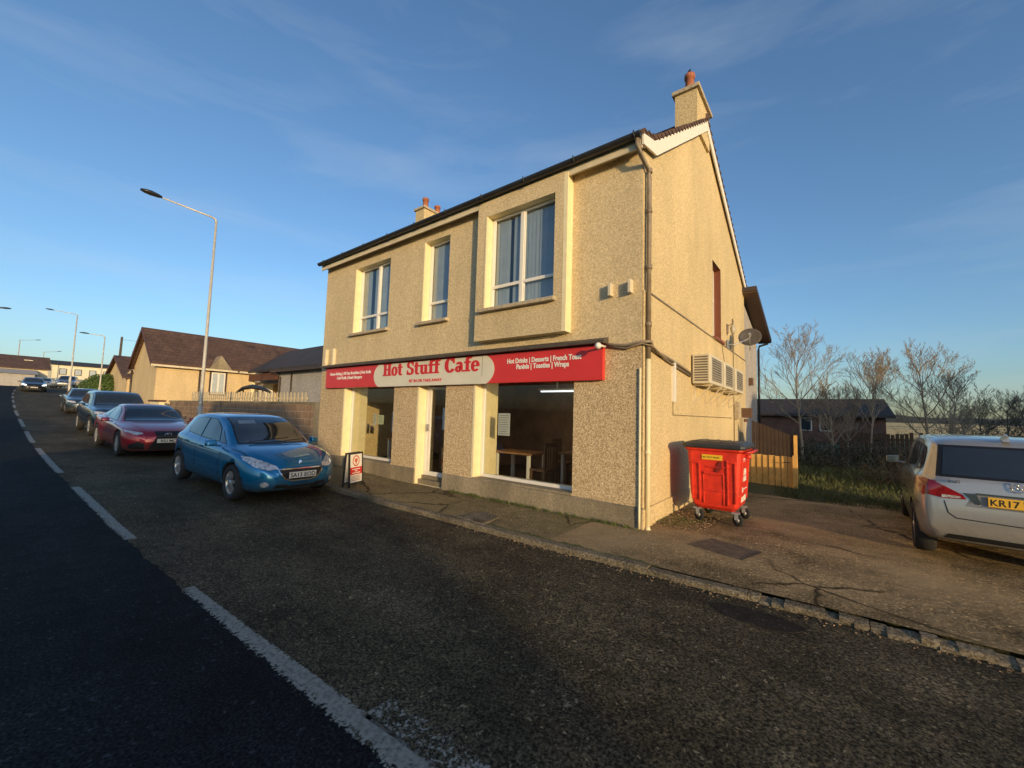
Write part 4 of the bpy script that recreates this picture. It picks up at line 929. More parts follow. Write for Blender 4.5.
def blue_car(loc, rz):
    t, body, decal, line, surf = car('parked_car', 'metallic blue hatchback parked at the kerb in front of the cafe', 'car', loc, rz, S)
    decal('windscreen_seal', [(-.66, .955), (.66, .955), (.56, 1.40), (.3, 1.415), (-.3, 1.415), (-.56, 1.40)], 'F', M_trim, .003)
    ws = decal('windscreen', [(-.635, .975), (.635, .975), (.54, 1.385), (.3, 1.40), (-.3, 1.40), (-.54, 1.385)], 'F', M_carglass, .007)
    decal('sun_visor', [(.12, 1.30), (.46, 1.29), (.44, 1.355), (.12, 1.37)][::1] if False else [(-.46, 1.29), (-.14, 1.30), (-.14, 1.365), (-.44, 1.35)], 'F', pm('pale_visor', (.16, .18, .19), .2, coat=1), .009, parent=ws)
    for sd in (1, -1):
        decal('headlight', [(sd * .40, .60), (sd * .56, .585), (sd * .72, .64), (sd * .80, .74), (sd * .79, .80), (sd * .70, .79), (sd * .55, .715), (sd * .42, .65)], 'F', M_lens, .007, .03)
        decal('fog_light', [(sd * .60 + .055 * math.cos(a), .35 + .045 * math.sin(a)) for a in np.linspace(0, 2 * math.pi, 14)[:-1]], 'F', M_lens, .012, .03)
        decal('lower_grille', [(sd * .25, .27), (sd * .48, .28), (sd * .44, .34), (sd * .25, .325)], 'F', M_trim, .005, .03)
    decal('chrome_surround', [(-.415, .60), (.415, .60), (.40, .54), (.30, .415), (.18, .375), (-.18, .375), (-.30, .415), (-.40, .54)], 'F', M_chrome, .006, .03)
    decal('grille', [(-.39, .583), (.39, .583), (.375, .54), (.28, .43), (.17, .395), (-.17, .395), (-.28, .43), (-.375, .54)], 'F', M_trim, .010, .03)
    decal('lower_grille', [(-.3, .25), (.3, .25), (.33, .30), (-.33, .30)], 'F', M_trim, .005, .03)
    h = surf((5, 0, .68), (-1, 0, 0)); mb = MB(); mb.prism([(h.x + .002, -.025, .665), (h.x + .002, .022, .66), (h.x + .002, .03, .71), (h.x - .01, .0, .735), (h.x - .01, -.02, .70)], (.012, 0, 0)); obj('emblem', mb, M_chrome, body, local=True)
    plate(t, 'SA13 EOD', .035, .49, M_plateW, w=.50)
    wins = [('side_window', [(-1.62, .97), (-2.42, 1.0), (-2.40, 1.355), (-2.12, 1.355), (-1.80, 1.20)]), ('side_window', [(-2.50, 1.005), (-3.12, 1.05), (-3.28, 1.14), (-3.08, 1.31), (-2.75, 1.36), (-2.48, 1.365)]), ('quarter_window', [(-1.32, .95), (-1.55, .96), (-1.68, 1.17)])]
    doors = [[(-1.28, .92), (-1.33, .55), (-1.28, .28)], [(-2.45, .98), (-2.45, .5), (-2.48, .26)], [(-3.2, 1.06), (-3.12, .75), (-2.98, .62)], [(-1.3, .26), (-2.9, .25)]]
    sides(decal, line, S, wins, doors, [(-2.25, .83), (-3.0, .87)], body); mirrors(t, S, -1.36, .96, M_blue)
    line('wing_crease', [(-1.35, .78), (-2.3, .80), (-3.6, .86)], 'L', M_blue, .012, .008); line('wing_crease', [(-1.35, .78), (-2.3, .80), (-3.6, .86)], 'R', M_blue, .012, .008)
    line('bonnet_gap', [(-.45, -.73), (-1.05, -.78)], 'T', M_trim, .007); line('bonnet_gap', [(-.45, .73), (-1.05, .78)], 'T', M_trim, .007)
    mb = MB(); mb.tube([(-1.02, -.5, 1.0), (-1.08, 0, 1.035), (-1.1, .25, 1.05)], .009, 5); mb.tube([(-1.0, .15, 1.0), (-1.06, .55, 1.02)], .009, 5); obj('wiper', mb, M_trim, body, local=True)
    return t
slope = math.atan2(g(-11.2) - g(-8.7), 2.5)
bc = blue_car((-7.72, 3.62, g(-8.7)), 0); bc.rotation_euler = (0, math.atan2(g(-11.3) - g(-8.75), 2.54) * 1.0, R_(4.0))

# ---- red coupe
M_redcar = paint('dark_red_car_paint', (.34, .008, .022), .4, .28)
S2 = dict(L=4.70, W=1.84, wb=2.73, r=.345, xf=-.93, paint=M_redcar, arch=1.1, spokes=10, crown=.05,
  zt=[(-4.70, .80), (-4.66, .95), (-4.5, 1.03), (-4.2, 1.08), (-3.6, 1.27), (-2.9, 1.39), (-2.4, 1.395), (-2.0, 1.32), (-1.4, .99), (-1.25, .95), (-.7, .87), (-.3, .78), (-.1, .70), (0, .60)],
  zb=[(-4.70, .76), (-4.5, .96), (-3.8, .95), (-2.6, .90), (-1.4, .86), (-.7, .80), (-.3, .71), (-.1, .62), (0, .52)],
  hw=[(-4.70, .65), (-4.6, .78), (-4.3, .87), (-3.6, .915), (-2.5, .90), (-1.2, .915), (-.6, .90), (-.3, .83), (-.1, .66), (0, .5)],
  hr=[(-4.70, .5), (-4.2, .55), (-3.4, .53), (-2.5, .56), (-2.0, .57), (-1.3, .7), (0, .5)],
  zs=[(-4.70, .3), (-4.4, .22), (-3, .18), (-1, .17), (-.3, .17), (0, .2)])
def generic(name, label, cat, loc, ry, rz, S, o, group='cars parked nose to tail along the kerb'):
    t, body, decal, line, surf = car(name, label, cat, loc, 0, S, group)
    t.rotation_euler = (0, ry, rz)
    w = S['W']
    decal('windscreen_seal', o['ws_out'], 'F', M_trim, .003); decal('windscreen', o['ws'], 'F', M_carglass, .007)
    for sd in (1, -1):
        decal('headlight', [(sd * a, b) for a, b in o['hl']], 'F', o.get('lens', M_lens), .007, .03)
    decal('grille', o['gr'], 'F', M_trim, .008, .03)
    if 'low' in o: decal('lower_grille', o['low'], 'F', M_trim, .007, .03)
    for sgn in (1, -1):
        if 'fl' in o: decal('bumper_vent', [(sgn * a, b) for a, b in o['fl']], 'F', M_trim, .007, .03)
    plate(t, o['pl'], o.get('px', .03), o['pz'], M_plateW, w=.5)
    sides(decal, line, S, o['wins'], o['doors'], o['hd'], body); mirrors(t, S, o['mx'], o['mz'], S['paint'])
    if 'emb' in o:
        h = surf((5, 0, o['emb']), (-1, 0, 0)); mb = MB(); mb.sm = True
        mb.tube([(h.x + .015, .07 * math.cos(a), o['emb'] + .045 * math.sin(a)) for a in np.linspace(0, 2 * math.pi, 17)], .007, 6, cap=False); mb.tube([(h.x + .015, -.03, o['emb'] + .03), (h.x + .015, .0, o['emb'] - .02), (h.x + .015, .05, o['emb'] - .02)], .006, 5)
        obj('emblem', mb, M_chrome, body, local=True)
    return t
o2 = dict(ws_out=[(-.70, .93), (.70, .93), (.56, 1.345), (-.56, 1.345)], ws=[(-.67, .95), (.67, .95), (.54, 1.33), (-.54, 1.33)],
  hl=[(.52, .66), (.66, .625), (.84, .70), (.86, .76), (.74, .72), (.55, .69)], gr=[(-.30, .72), (.30, .72), (.26, .58), (.40, .30), (.42, .22), (-.42, .22), (-.40, .30), (-.26, .58)],
  fl=[(.50, .40), (.62, .46), (.80, .36), (.78, .26), (.50, .24)], pl='RIU MC', pz=.47, px=.02, emb=.635, mx=-1.75, mz=.95,
  wins=[('side_window', [(-1.75, .93), (-2.95, .955), (-2.93, 1.285), (-2.45, 1.31), (-2.15, 1.21)]), ('side_window', [(-3.02, .96), (-3.45, 1.01), (-3.55, 1.07), (-3.3, 1.22), (-3.0, 1.275)])],
  doors=[[(-1.6, .9), (-1.55, .3)], [(-3.0, .93), (-3.15, .6), (-3.0, .28)], [(-1.6, .25), (-3., .25)]], hd=[(-2.8, .80)])
def slopeat(x0, x1): return math.atan2(g(x1) - g(x0), x0 - x1)
x = -14.8; generic('parked_car', 'dark red coupe parked second behind the blue hatchback', 'car', (x + .0, 3.16, g(x - .9) - .02), slopeat(x - .9, x - 3.6), R_(2.2), S2, o2)

# ---- dark blue suv
M_navy = paint('dark_navy_paint', (.008, .020, .045), .3, .28)
S3 = dict(L=4.45, W=1.84, wb=2.66, r=.36, xf=-.9, paint=M_navy, arch=1.12, spokes=5, crown=.06,
  zt=[(-4.45, .9), (-4.42, 1.2), (-4.25, 1.45), (-3.95, 1.62), (-3.2, 1.66), (-2.3, 1.66), (-1.9, 1.58), (-1.3, 1.17), (-1.15, 1.12), (-.6, 1.07), (-.25, .98), (-.08, .86), (0, .72)],
  zb=[(-4.45, .85), (-4.3, 1.1), (-3.3, 1.10), (-1.3, 1.02), (-.6, .98), (-.25, .88), (-.08, .78), (0, .64)],
  hw=[(-4.45, .7), (-4.35, .82), (-4., .90), (-2.5, .915), (-1., .915), (-.5, .89), (-.2, .82), (-.05, .70), (0, .6)],
  hr=[(-4.45, .6), (-3.8, .64), (-2.4, .66), (-1.9, .66), (-1.1, .76), (0, .55)],
  zs=[(-4.45, .4), (-4, .3), (-1, .28), (-.3, .28), (0, .34)])
o3 = dict(ws_out=[(-.74, 1.13), (.74, 1.13), (.64, 1.60), (-.64, 1.60)], ws=[(-.71, 1.15), (.71, 1.15), (.62, 1.58), (-.62, 1.58)],
  hl=[(.50, .82), (.62, .80), (.84, .85), (.85, .93), (.6, .90)], gr=[(-.45, .86), (.45, .86), (.40, .72), (-.40, .72)], low=[(-.5, .38), (.5, .38), (.55, .52), (-.55, .52)], pl='SP61 AE', pz=.60, emb=.80, mx=-1.6, mz=1.13,
  wins=[('side_window', [(-1.6, 1.13), (-2.55, 1.15), (-2.55, 1.53), (-2.2, 1.53), (-1.95, 1.42)]), ('side_window', [(-2.63, 1.15), (-3.4, 1.17), (-3.42, 1.5), (-2.63, 1.53)]), ('side_window', [(-3.5, 1.18), (-3.95, 1.24), (-3.8, 1.45), (-3.5, 1.49)])],
  doors=[[(-1.5, 1.08), (-1.45, .4)], [(-2.6, 1.1), (-2.6, .38)], [(-3.45, 1.1), (-3.3, .8)]], hd=[(-2.4, .98), (-3.3, 1.0)])
x = -21.0; generic('parked_car', 'dark navy tall car parked third in line behind the red coupe', 'car', (x, 3.22, g(x - .9) - .02), slopeat(x - .9, x - 3.6), R_(1.5), S3, o3)

# ---- dark grey-blue saloon, fourth
M_slate = paint('dark_slate_paint', (.03, .045, .06), .4, .28)
S4 = dict(S2); S4.update(paint=M_slate, L=4.7, r=.33, zt=[(-4.70, .85), (-4.66, 1.0), (-4.4, 1.08), (-4.0, 1.12), (-3.5, 1.38), (-3.0, 1.46), (-2.3, 1.46), (-1.9, 1.38), (-1.3, 1.03), (-1.15, .98), (-.6, .92), (-.25, .84), (-.08, .74), (0, .62)],
  zb=[(-4.70, .8), (-4.5, .99), (-3.6, .98), (-1.4, .92), (-.6, .86), (-.25, .76), (-.08, .66), (0, .54)], hr=[(-4.70, .5), (-4.0, .56), (-3.3, .58), (-1.9, .6), (-1.2, .72), (0, .5)])
o4 = dict(o3); o4.update(ws_out=[(-.72, .99), (.72, .99), (.6, 1.41), (-.6, 1.41)], ws=[(-.69, 1.01), (.69, 1.01), (.58, 1.395), (-.58, 1.395)], hl=[(.50, .68), (.66, .66), (.85, .72), (.85, .79), (.6, .76)],
  gr=[(-.38, .72), (.38, .72), (.3, .56), (-.3, .56)], low=[(-.6, .25), (.6, .25), (.6, .38), (-.6, .38)], pl='SF14 KX', pz=.47, emb=.68, mx=-1.65, mz=1.0,
  wins=[('side_window', [(-1.6, .99), (-2.55, 1.02), (-2.55, 1.36), (-2.25, 1.36), (-1.95, 1.25)]), ('side_window', [(-2.63, 1.02), (-3.5, 1.05), (-3.45, 1.25), (-3.1, 1.35), (-2.63, 1.36)])],
  doors=[[(-1.5, .95), (-1.45, .3)], [(-2.6, 1.), (-2.6, .3)]], hd=[(-2.4, .87), (-3.35, .9)])
x = -34.5; generic('parked_car', 'dark slate saloon parked farthest back along the kerb', 'car', (x, 3.55, g(x - .9) - .02), slopeat(x - .9, x - 3.6), R_(-1), S4, o4)
# oncoming car with bright lamps, and two more beyond it
M_black_car = paint('black_car_paint', (.01, .012, .016), .3, .28)
S5 = dict(S4); S5['paint'] = M_black_car
o5 = dict(o4); o5.update(pl='SN68 HD', lens=pm('lit_headlamp', (.8, .8, .8), .2, emit=(1, .96, .88), es=2.2))
x = -66.0; generic('moving_car', 'black car driving towards the camera with headlights on', 'car', (x, 2.65, g(x - .9) - .02), slopeat(x - .9, x - 3.6), 0, S5, o5, group=None)
S6 = dict(S3); S6['paint'] = paint('silver_blue_paint', (.14, .17, .22), .5, .3)
o6 = dict(o3); o6['pl'] = 'SJ15 TW'
x = -78.0; generic('parked_car', 'pale blue-grey tall car at the far bend by the white post', 'car', (x, 5.6, g(x - .9) - .0), slopeat(x - .9, x - 3.6), R_(-12), S6, o6, group=None)
x = -86.0; generic('moving_car', 'distant silver car following the black car', 'car', (x, 4.1, g(x) - .0), .0, R_(-8), dict(S4, paint=paint('distant_silver', (.35, .35, .36), .5, .3)), dict(o4, pl='SL12 PD'), group=None)

# ---- silver compact people carrier seen from behind (front towards +Y)
M_silver = paint('warm_silver_paint', (.40, .385, .36), .55, .3)
S7 = dict(L=4.36, W=1.74, wb=2.86, r=.325, xf=-.87, paint=M_silver, arch=1.12, spokes=5, crown=.055,
  zt=[(-4.36, .56), (-4.355, .98), (-4.29, 1.08), (-4.17, 1.22), (-4.00, 1.42), (-3.90, 1.49), (-3.7, 1.53), (-3.2, 1.555), (-2.4, 1.56), (-1.9, 1.50), (-1.2, 1.10), (-1.0, 1.04), (-.5, .97), (-.2, .86), (0, .66)],
  zb=[(-4.36, .50), (-4.35, .90), (-4.29, .99), (-4.1, 1.03), (-3.3, 1.02), (-1.5, .95), (-.5, .88), (-.2, .76), (0, .6)],
  hw=[(-4.36, .72), (-4.345, .77), (-4.30, .80), (-4.2, .83), (-4.0, .86), (-3.4, .87), (-1, .87), (-.5, .85), (-.2, .8), (0, .6)],
  hr=[(-4.36, .63), (-4.2, .63), (-4.0, .625), (-3.4, .655), (-2.2, .67), (-1.2, .75), (0, .5)],
  zs=[(-4.36, .36), (-4.32, .29), (-4.1, .24), (-3.6, .2), (-1, .19), (0, .25)])
def silver_car(loc, rz):
    t, body, decal, line, surf = car('parked_car', 'silver people carrier with yellow rear plate parked on the yard', 'car', loc, rz, S7)
    decal('rear_window_seal', [(-.66, 1.045), (.66, 1.045), (.60, 1.43), (-.60, 1.43)], 'B', M_trim, .003, .03)
    decal('rear_window', [(-.60, 1.07), (.60, 1.07), (.555, 1.40), (-.555, 1.40)], 'B', M_carglass, .007, .03)
    for sd in (1, -1):
        decal('tail_light', [(sd * .83, .985), (sd * .80, 1.02), (sd * .62, .955), (sd * .44, .85), (sd * .41, .80), (sd * .60, .79), (sd * .80, .83)], 'B', M_redlens, .012, .03)
        decal('reversing_lamp', [(sd * .62, .80), (sd * .46, .808), (sd * .46, .83), (sd * .62, .835)], 'B', M_lens, .016, .03)
        ax = 'L' if sd > 0 else 'R'
        decal('tail_light', [(-4.33, .80), (-4.33, .985), (-4.22, 1.005), (-4.12, .98), (-4.18, .86)], ax, M_redlens, .010, .03)
    line('tailgate_gap', [(-.60, .76), (-.57, .62), (-.50, .565), (0, .55), (.50, .565), (.57, .62), (.60, .76)], 'B', M_trim, .009, .004)
    decal('rear_bumper_vent', [(-.62, .315), (.62, .315), (.58, .37), (-.58, .37)], 'B', M_trim, .006, .03)
    decal('plate_recess', [(-.42, .72), (.42, .72), (.34, .88), (-.34, .88)], 'B', pm('silver_recess', (.25, .24, .23), .4, metal=.4), .004, .03)
    decal('chrome_bar', [(-.33, .868), (.33, .868), (.33, .888), (-.33, .888)], 'B', M_chrome, .02, .03)
    for sd in (1, -1): decal('chrome_wing', [(sd * .44, .875), (sd * .33, .875), (sd * .29, .765), (sd * .32, .745)], 'B', M_chrome, .012, .03)
    h = surf((-8, 0, .78), (1, 0, 0)); plate(t, 'KR17 VDP', h.x - .02, .80, M_plateY, rear=True, w=.48)
    h = surf((-8, 0, .90), (1, 0, 0)); mb = MB(); c = Vector((h.x - .02, 0, .99)); mb.tube([c + Vector((0, .052 * math.cos(a), .052 * math.sin(a))) for a in np.linspace(0, 2 * math.pi, 25)], .006, 6, cap=False)
    for k in range(3): a = math.pi / 2 + k * 2 * math.pi / 3; mb.tube([c, c + Vector((0, .05 * math.cos(a), .05 * math.sin(a)))], [.009, .003], 5)
    obj('emblem', mb, M_chrome, body, local=True)
    h = surf((-8, .48, .95), (1, 0, 0)); obj('badge', textmb('B180', .05, (h.x - .012, .56, .985), (0, -1, 0), (0, 0, 1), (-1, 0, 0), depth=.004), M_chrome, body, local=True)
    mb = MB(); mb.box(h.x + .35, h.x + .5, -.01, .01, 1.56, 1.57); mb.hexa([(-3.95, -.03, 1.50), (-3.75, -.03, 1.53), (-3.75, .03, 1.53), (-3.95, .03, 1.50), (-3.93, -.012, 1.58), (-3.88, -.012, 1.59), (-3.88, .012, 1.59), (-3.93, .012, 1.58)]); obj('roof_aerial', mb, M_silver, body, local=True)
    wins = [('side_window', [(-1.75, 1.02), (-2.6, 1.05), (-2.6, 1.42), (-2.3, 1.42), (-2.0, 1.3)]), ('side_window', [(-2.68, 1.05), (-3.45, 1.08), (-3.45, 1.40), (-2.68, 1.425)]), ('side_window', [(-3.53, 1.085), (-3.95, 1.11), (-3.88, 1.2), (-3.70, 1.37), (-3.53, 1.39)])]
    doors = [[(-1.5, .95), (-1.45, .3)], [(-2.64, 1.02), (-2.64, .28)], [(-3.5, 1.05), (-3.3, .68)], [(-1.4, .26), (-3.1, .26)], [(-4.05, .72), (-4.25, .68)]]
    sides(decal, line, S7, wins, doors, [(-2.42, .88), (-3.3, .92)], body); mirrors(t, S7, -1.72, 1.08, M_silver)
    mb = MB(); mb.tube([(-4.27, .1, 1.08), (-4.23, .05, 1.13), (-4.20, -.28, 1.14)], .010, 5); obj('rear_wiper', mb, M_trim, body, local=True)
    return t
sc_ = silver_car((1.80, 11.07, .04), R_(90 - 3.0)); sc_.scale = (.92, .95, .97)

# ================================================================== BIN
M_binred = pm('red_bin_plastic', (.62, .035, .016), .42, var=.22, vs=7, bmp=.25, bs=16)
M_lid = pm('black_bin_lid', (.03, .03, .03), .45, var=.35, vs=6, bmp=.3, bs=25)
bn = thing('wheelie_bin', 'large red four wheeled commercial bin with black lid beside the gable', 'bin', (-1.51, 7.55, .03), rz=R_(0)); bn.scale = (.9, .9, 1.0)
bz = .0
W2b, D2b = .44, .50     # half sizes
def ring_(w, d, z, c=.05): return [(-w + c, -d, z), (w - c, -d, z), (w, -d + c, z), (w, d - c, z), (w - c, d, z), (-w + c, d, z), (-w, d - c, z), (-w, -d + c, z)]
mb = MB(); levels = [(.30, .36, .20), (.36, .42, .26), (.395, .45, .45), (.42, .48, .95), (.435, .495, 1.12), (.47, .53, 1.14), (.47, .53, 1.19), (.44, .50, 1.19), (.40, .46, .6)]
R0 = [ring_(a, b, z) for a, b, z in levels]; b0 = len(mb.v)
for r_ in R0: mb.v += r_
for i in range(len(R0) - 1):
    for j in range(8): mb.face([i * 8 + j, i * 8 + (j + 1) % 8, (i + 1) * 8 + (j + 1) % 8, (i + 1) * 8 + j])
mb.face([7 - i for i in range(8)]); mb.face([(len(R0) - 1) * 8 + i for i in range(8)])
bb = obj('body', mb, M_binred, bn, local=True, bevel=.012)
def fy(z): return -interp(z, [(.2, .36), (.26, .42), (.45, .45), (.95, .48), (1.12, .495)])
def fx(z): return interp(z, [(.2, .30), (.26, .36), (.45, .395), (.95, .42), (1.12, .435)])
mb = MB()   # moulded ribs of the front
for x0, x1, z0, z1, t_ in ((-.36, -.33, .34, .92, .03), (-.24, -.21, .34, .92, .03), (.21, .24, .30, 1.0, .03), (.33, .36, .34, .95, .03), (-.36, -.21, .92, .95, .03), (-.15, .17, .76, .80, .035), (-.15, .17, .5, .52, .02), (-.17, -.15, .30, .80, .02), (.15, .17, .30, .80, .02), (.21, .36, .95, .98, .03), (-.10, .20, .87, .89, .03)):
    mb.hexa([(x0, fy(z0) - t_, z0), (x1, fy(z0) - t_, z0), (x1, fy(z0) + .02, z0), (x0, fy(z0) + .02, z0), (x0, fy(z1) - t_, z1), (x1, fy(z1) - t_, z1), (x1, fy(z1) + .02, z1), (x0, fy(z1) + .02, z1)])
for y0, y1, z0, z1, t_ in ((-.34, -.31, .35, 1.0, .025), (.31, .34, .35, 1.0, .025), (-.34, .34, .99, 1.01, .02)):
    mb.hexa([(fx(z0) - .02, y0, z0), (fx(z0) + t_, y0, z0), (fx(z0) + t_, y1, z0), (fx(z0) - .02, y1, z0), (fx(z1) - .02, y0, z1), (fx(z1) + t_, y0, z1), (fx(z1) + t_, y1, z1), (fx(z1) - .02, y1, z1)])
obj('moulded_ribs', mb, M_binred, bb, local=True, bevel=.01)
mb = MB(); mb.prism([(.05, -.505, .78), (.14, -.505, .86), (.14, -.505, .98), (.10, -.505, .98), (.05, -.505, .86)], (0, .02, 0)); obj('dark_mark', mb, pm('dark_red_scuff', (.2, .015, .01), .5), bb, local=True)
mb = MB(); mb.hexa([(-.18, fy(1.0) - .012, .99), (.15, fy(1.0) - .012, .99), (.15, fy(1.0) + .01, .99), (-.18, fy(1.0) + .01, .99), (-.18, fy(1.07) - .014, 1.07), (.15, fy(1.07) - .014, 1.07), (.15, fy(1.07) + .01, 1.07), (-.18, fy(1.07) + .01, 1.07)]); ys2 = obj('yellow_sticker', mb, pm('yellow_sticker', (.75, .48, .03), .5), bb, local=True)
obj('sticker_print', textmb('NO HOT ASHES', .038, (-.165, fy(1.02) - .016, 1.018), (1, 0, 0), (0, 0, 1), (0, -1, 0), depth=.001), M_platetxt, ys2, local=True)
mb = MB()
for y0, y1, z0, z1 in ((-.22, -.02, .98, 1.03), (.14, .28, .99, 1.04), (-.12, .14, .66, .74), (-.10, .12, .76, .86), (-.2, -.1, .50, .57), (-.06, .25, .53, .545), (-.2, -.1, .34, .42), (-.08, .02, .34, .42), (.05, .24, .34, .43)):
    xx_ = fx((z0 + z1) / 2) + .004; mb.box(xx_ - .01, xx_ + .004, y0, y1, z0, z1)
obj('white_label', mb, pm('white_bin_label', (.7, .66, .58), .5, var=.3, vs=30), bb, local=True)
mb = MB(); LV = [(.50, .56, 1.17), (.51, .57, 1.20), (.50, .56, 1.24), (.40, .44, 1.275), (.15, .2, 1.285)]; R0 = [ring_(a, b, z, .06) for a, b, z in LV]
for r_ in R0: mb.v += r_
for i in range(len(R0) - 1):
    for j in range(8): mb.face([i * 8 + j, i * 8 + (j + 1) % 8, (i + 1) * 8 + (j + 1) % 8, (i + 1) * 8 + j])
mb.face([7 - i for i in range(8)]); mb.face([(len(R0) - 1) * 8 + i for i in range(8)])
for x in (-.3, -.1, .1, .3): mb.box(x, x + .03, -.44, .44, 1.262, 1.285)
obj('lid', mb, M_lid, bn, local=True, bevel=.01)
mb = MB(); mb.tube([(.47, -.4, 1.13), (.56, -.38, 1.14), (.56, .38, 1.14), (.47, .4, 1.13)], .02, 8); mb.tube([(.42, 0, 1.05), (.52, 0, 1.05)], .03, 10); obj('side_handle', mb, M_binred, bn, local=True)
for (x, y) in ((-.30, -.36), (.32, -.36), (.32, .36), (-.30, .36)):
    mb = MB(); wr = .09; mb.lathe([(0, -.022), (wr * .8, -.024), (wr, -.015), (wr, .015), (wr * .8, .024), (0, .022)], (x + .04, y, wr), (0.35, 1, 0), 20); w_ = obj('castor_wheel', mb, M_rubber, bn, local=True)
    mb = MB(); mb.lathe([(0, -.03), (.035, -.03), (.035, .03), (0, .03)], (x + .04, y, wr), (0.35, 1, 0), 12); mb.box(x - .01, x + .05, y - .034, y - .03, .10, .19); mb.box(x - .01, x + .05, y + .03, y + .034, .10, .19); mb.box(x - .05, x + .07, y - .05, y + .05, .185, .205)
    obj('fork', mb, M_steel, w_, local=True)

# ================================================================== A-BOARD
ab = thing('pavement_sign', 'small black framed red and white pavement sign by the blue car', 'pavement sign', (-8.17, 4.93, .0), rz=R_(113)); ab.scale = (.9, .9, .86)
th_ = .14
for sd in (1, -1):
    mb = MB()
    def Pq(x, z, o_): yb = sd * (-.075 + (.075 - .03) * z / .82); return (x, yb + sd * -o_, z)
    def slabq(x0, x1, z0, z1, o0, o1): mb.hexa([Pq(x0, z0, o0), Pq(x1, z0, o0), Pq(x1, z0, o1), Pq(x0, z0, o1), Pq(x0, z1, o0), Pq(x1, z1, o0), Pq(x1, z1, o1), Pq(x0, z1, o1)])
    slabq(-.26, -.225, 0, .84, 0, .03); slabq(.225, .26, 0, .84, 0, .03); slabq(-.225, .225, .80, .84, 0, .03); slabq(-.225, .225, .08, .11, 0, .03); fr = obj('frame', mb, M_black, ab, local=True)
    mb = MB(); slabq(-.225, .225, .11, .80, .005, .02); pn = obj('panel', mb, M_whtxt, ab, local=True)
    mb = MB(); slabq(-.222, .222, .30, .48, .019, .024); obj('red_band', mb, M_red, pn, local=True)
    mb = MB()
    for k in range(20):
        a0, a1 = 2 * math.pi * k / 20, 2 * math.pi * (k + 1) / 20
        pts = [Pq(r_ * math.cos(a), .635 + r_ * 1.05 * math.sin(a), .023) for a, r_ in ((a0, .13), (a1, .13), (a1, .10), (a0, .10))]; mb.poly(pts)
    for q in ((-.05, .05, .61, .69), (-.02, .02, .56, .61)): slabq(*q, .021, .024)
    obj('round_logo', mb, pm('faded_red_print', (.6, .12, .06), .5), pn, local=True)
    mb = MB()
    for z in (.44, .395, .35): slabq(-.15 if z != .395 else -.05, .15 if z != .395 else .05, z - .02, z, .025, .027)
    obj('white_print', mb, M_whtxt, pn, local=True)
    mb = MB()
    for z in (.27, .235, .20, .165): slabq(-.18, .17, z - .012, z, .021, .024)
    obj('grey_print', mb, pm('red_grey_print', (.35, .12, .1), .5), pn, local=True)

# ================================================================== LAMPS AND POLES
M_pole = pm('painted_lamp_column', (.50, .47, .40), .5, metal=.2, var=.15, vs=3)
def lamp(x, y, h, arm, label, ad=(0, -1), r0=.085, rise=.35, grp='street lamps along the road'):
    z = g(x) + .05; t = thing('street_lamp', label, 'street lamp', (x, y, z), grp); ad = Vector((ad[0], ad[1], 0)).normalized()
    mb = MB(); mb.tube([(x, y, z - .1), (x, y, z + 1.3)], r0, 12); mb.tube([(x, y, z + 1.3), (x, y, z + 1.38), (x, y, z + h)], [r0, r0 * .72, r0 * .45], 12)
    mb.box(x - .05, x + .05, y - r0 - .006, y - r0 * .7, z + .5, z + 1.1); obj('pole', mb, M_pole, t)
    top = Vector((x, y, z + h)); tip = top + ad * arm + Vector((0, 0, rise)); mb = MB()
    mb.tube([top - Vector((0, 0, .15)), top + ad * .03 + Vector((0, 0, .02)), top + ad * .12 + Vector((0, 0, .07)), tip], [.038, .038, .034, .026], 8); obj('arm', mb, M_pole, t)
    d = (tip - top - Vector((0, 0, .07))).normalized(); s_ = d.cross(Vector((0, 0, 1))).normalized(); u_ = s_.cross(d); mb = MB(); mb.sm = True
    hl = .58 if r0 > .08 else .6
    R = []
    for k, (q, w, hh) in enumerate([(0, .05, .04), (.1, .10, .06), (.3, .14, .075), (.45, .13, .06), (hl, .06, .03)]):
        c = tip + d * q; R.append([c - s_ * w - u_ * hh * .4, c - s_ * w * .6 + u_ * hh, c + s_ * w * .6 + u_ * hh, c + s_ * w - u_ * hh * .4, c - u_ * hh * .6])
    b0 = len(mb.v)
    for r_ in R: mb.v += [tuple(p) for p in r_]
    for i in range(len(R) - 1):
        for j in range(5): mb.face([b0 + i * 5 + j, b0 + i * 5 + (j + 1) % 5, b0 + (i + 1) * 5 + (j + 1) % 5, b0 + (i + 1) * 5 + j])
    mb.face([b0 + j for j in range(5)]); mb.face([b0 + (len(R) - 1) * 5 + 4 - j for j in range(5)]); obj('lamp_head', mb, M_gutter, t)
    return t
def lampfit(x, y, pt, ph, label, **k):
    top = onX(pt[0], pt[1], x); hd = onX(ph[0], ph[1], x); z = g(x) + .05
    lamp(x, top.y, top.z - z - .02, top.y - hd.y, label, rise=hd.z - top.z, **k)
lampfit(-18.6, 4.8, (216.5, 220), (162, 197), 'tall pale street lamp standing nearest behind the red car')
lampfit(-63.5, 5, (77.5, 315), (54, 310), 'second nearest street lamp, thin and pale beside the round hedge', r0=.1)
lampfit(-52.7, 6, (105, 336.5), (89, 333.5), 'shorter street lamp left of the wooden utility pole', r0=.08)
lampfit(-110, 2.5, (20, 340.5), (36, 340), 'far street lamp with its arm pointing right', r0=.13)
lampfit(-112, 4, (44, 352.5), (57, 351.5), 'farthest small street lamp behind the brown roofed terrace', r0=.11)
hp = onX(5, 310, -46); lamp(-46, -3.6, hp.z - g(-46) - .3, hp.y + 3.6 - .3, 'street lamp at the left picture edge with only its head showing', ad=(0, 1), rise=.35)
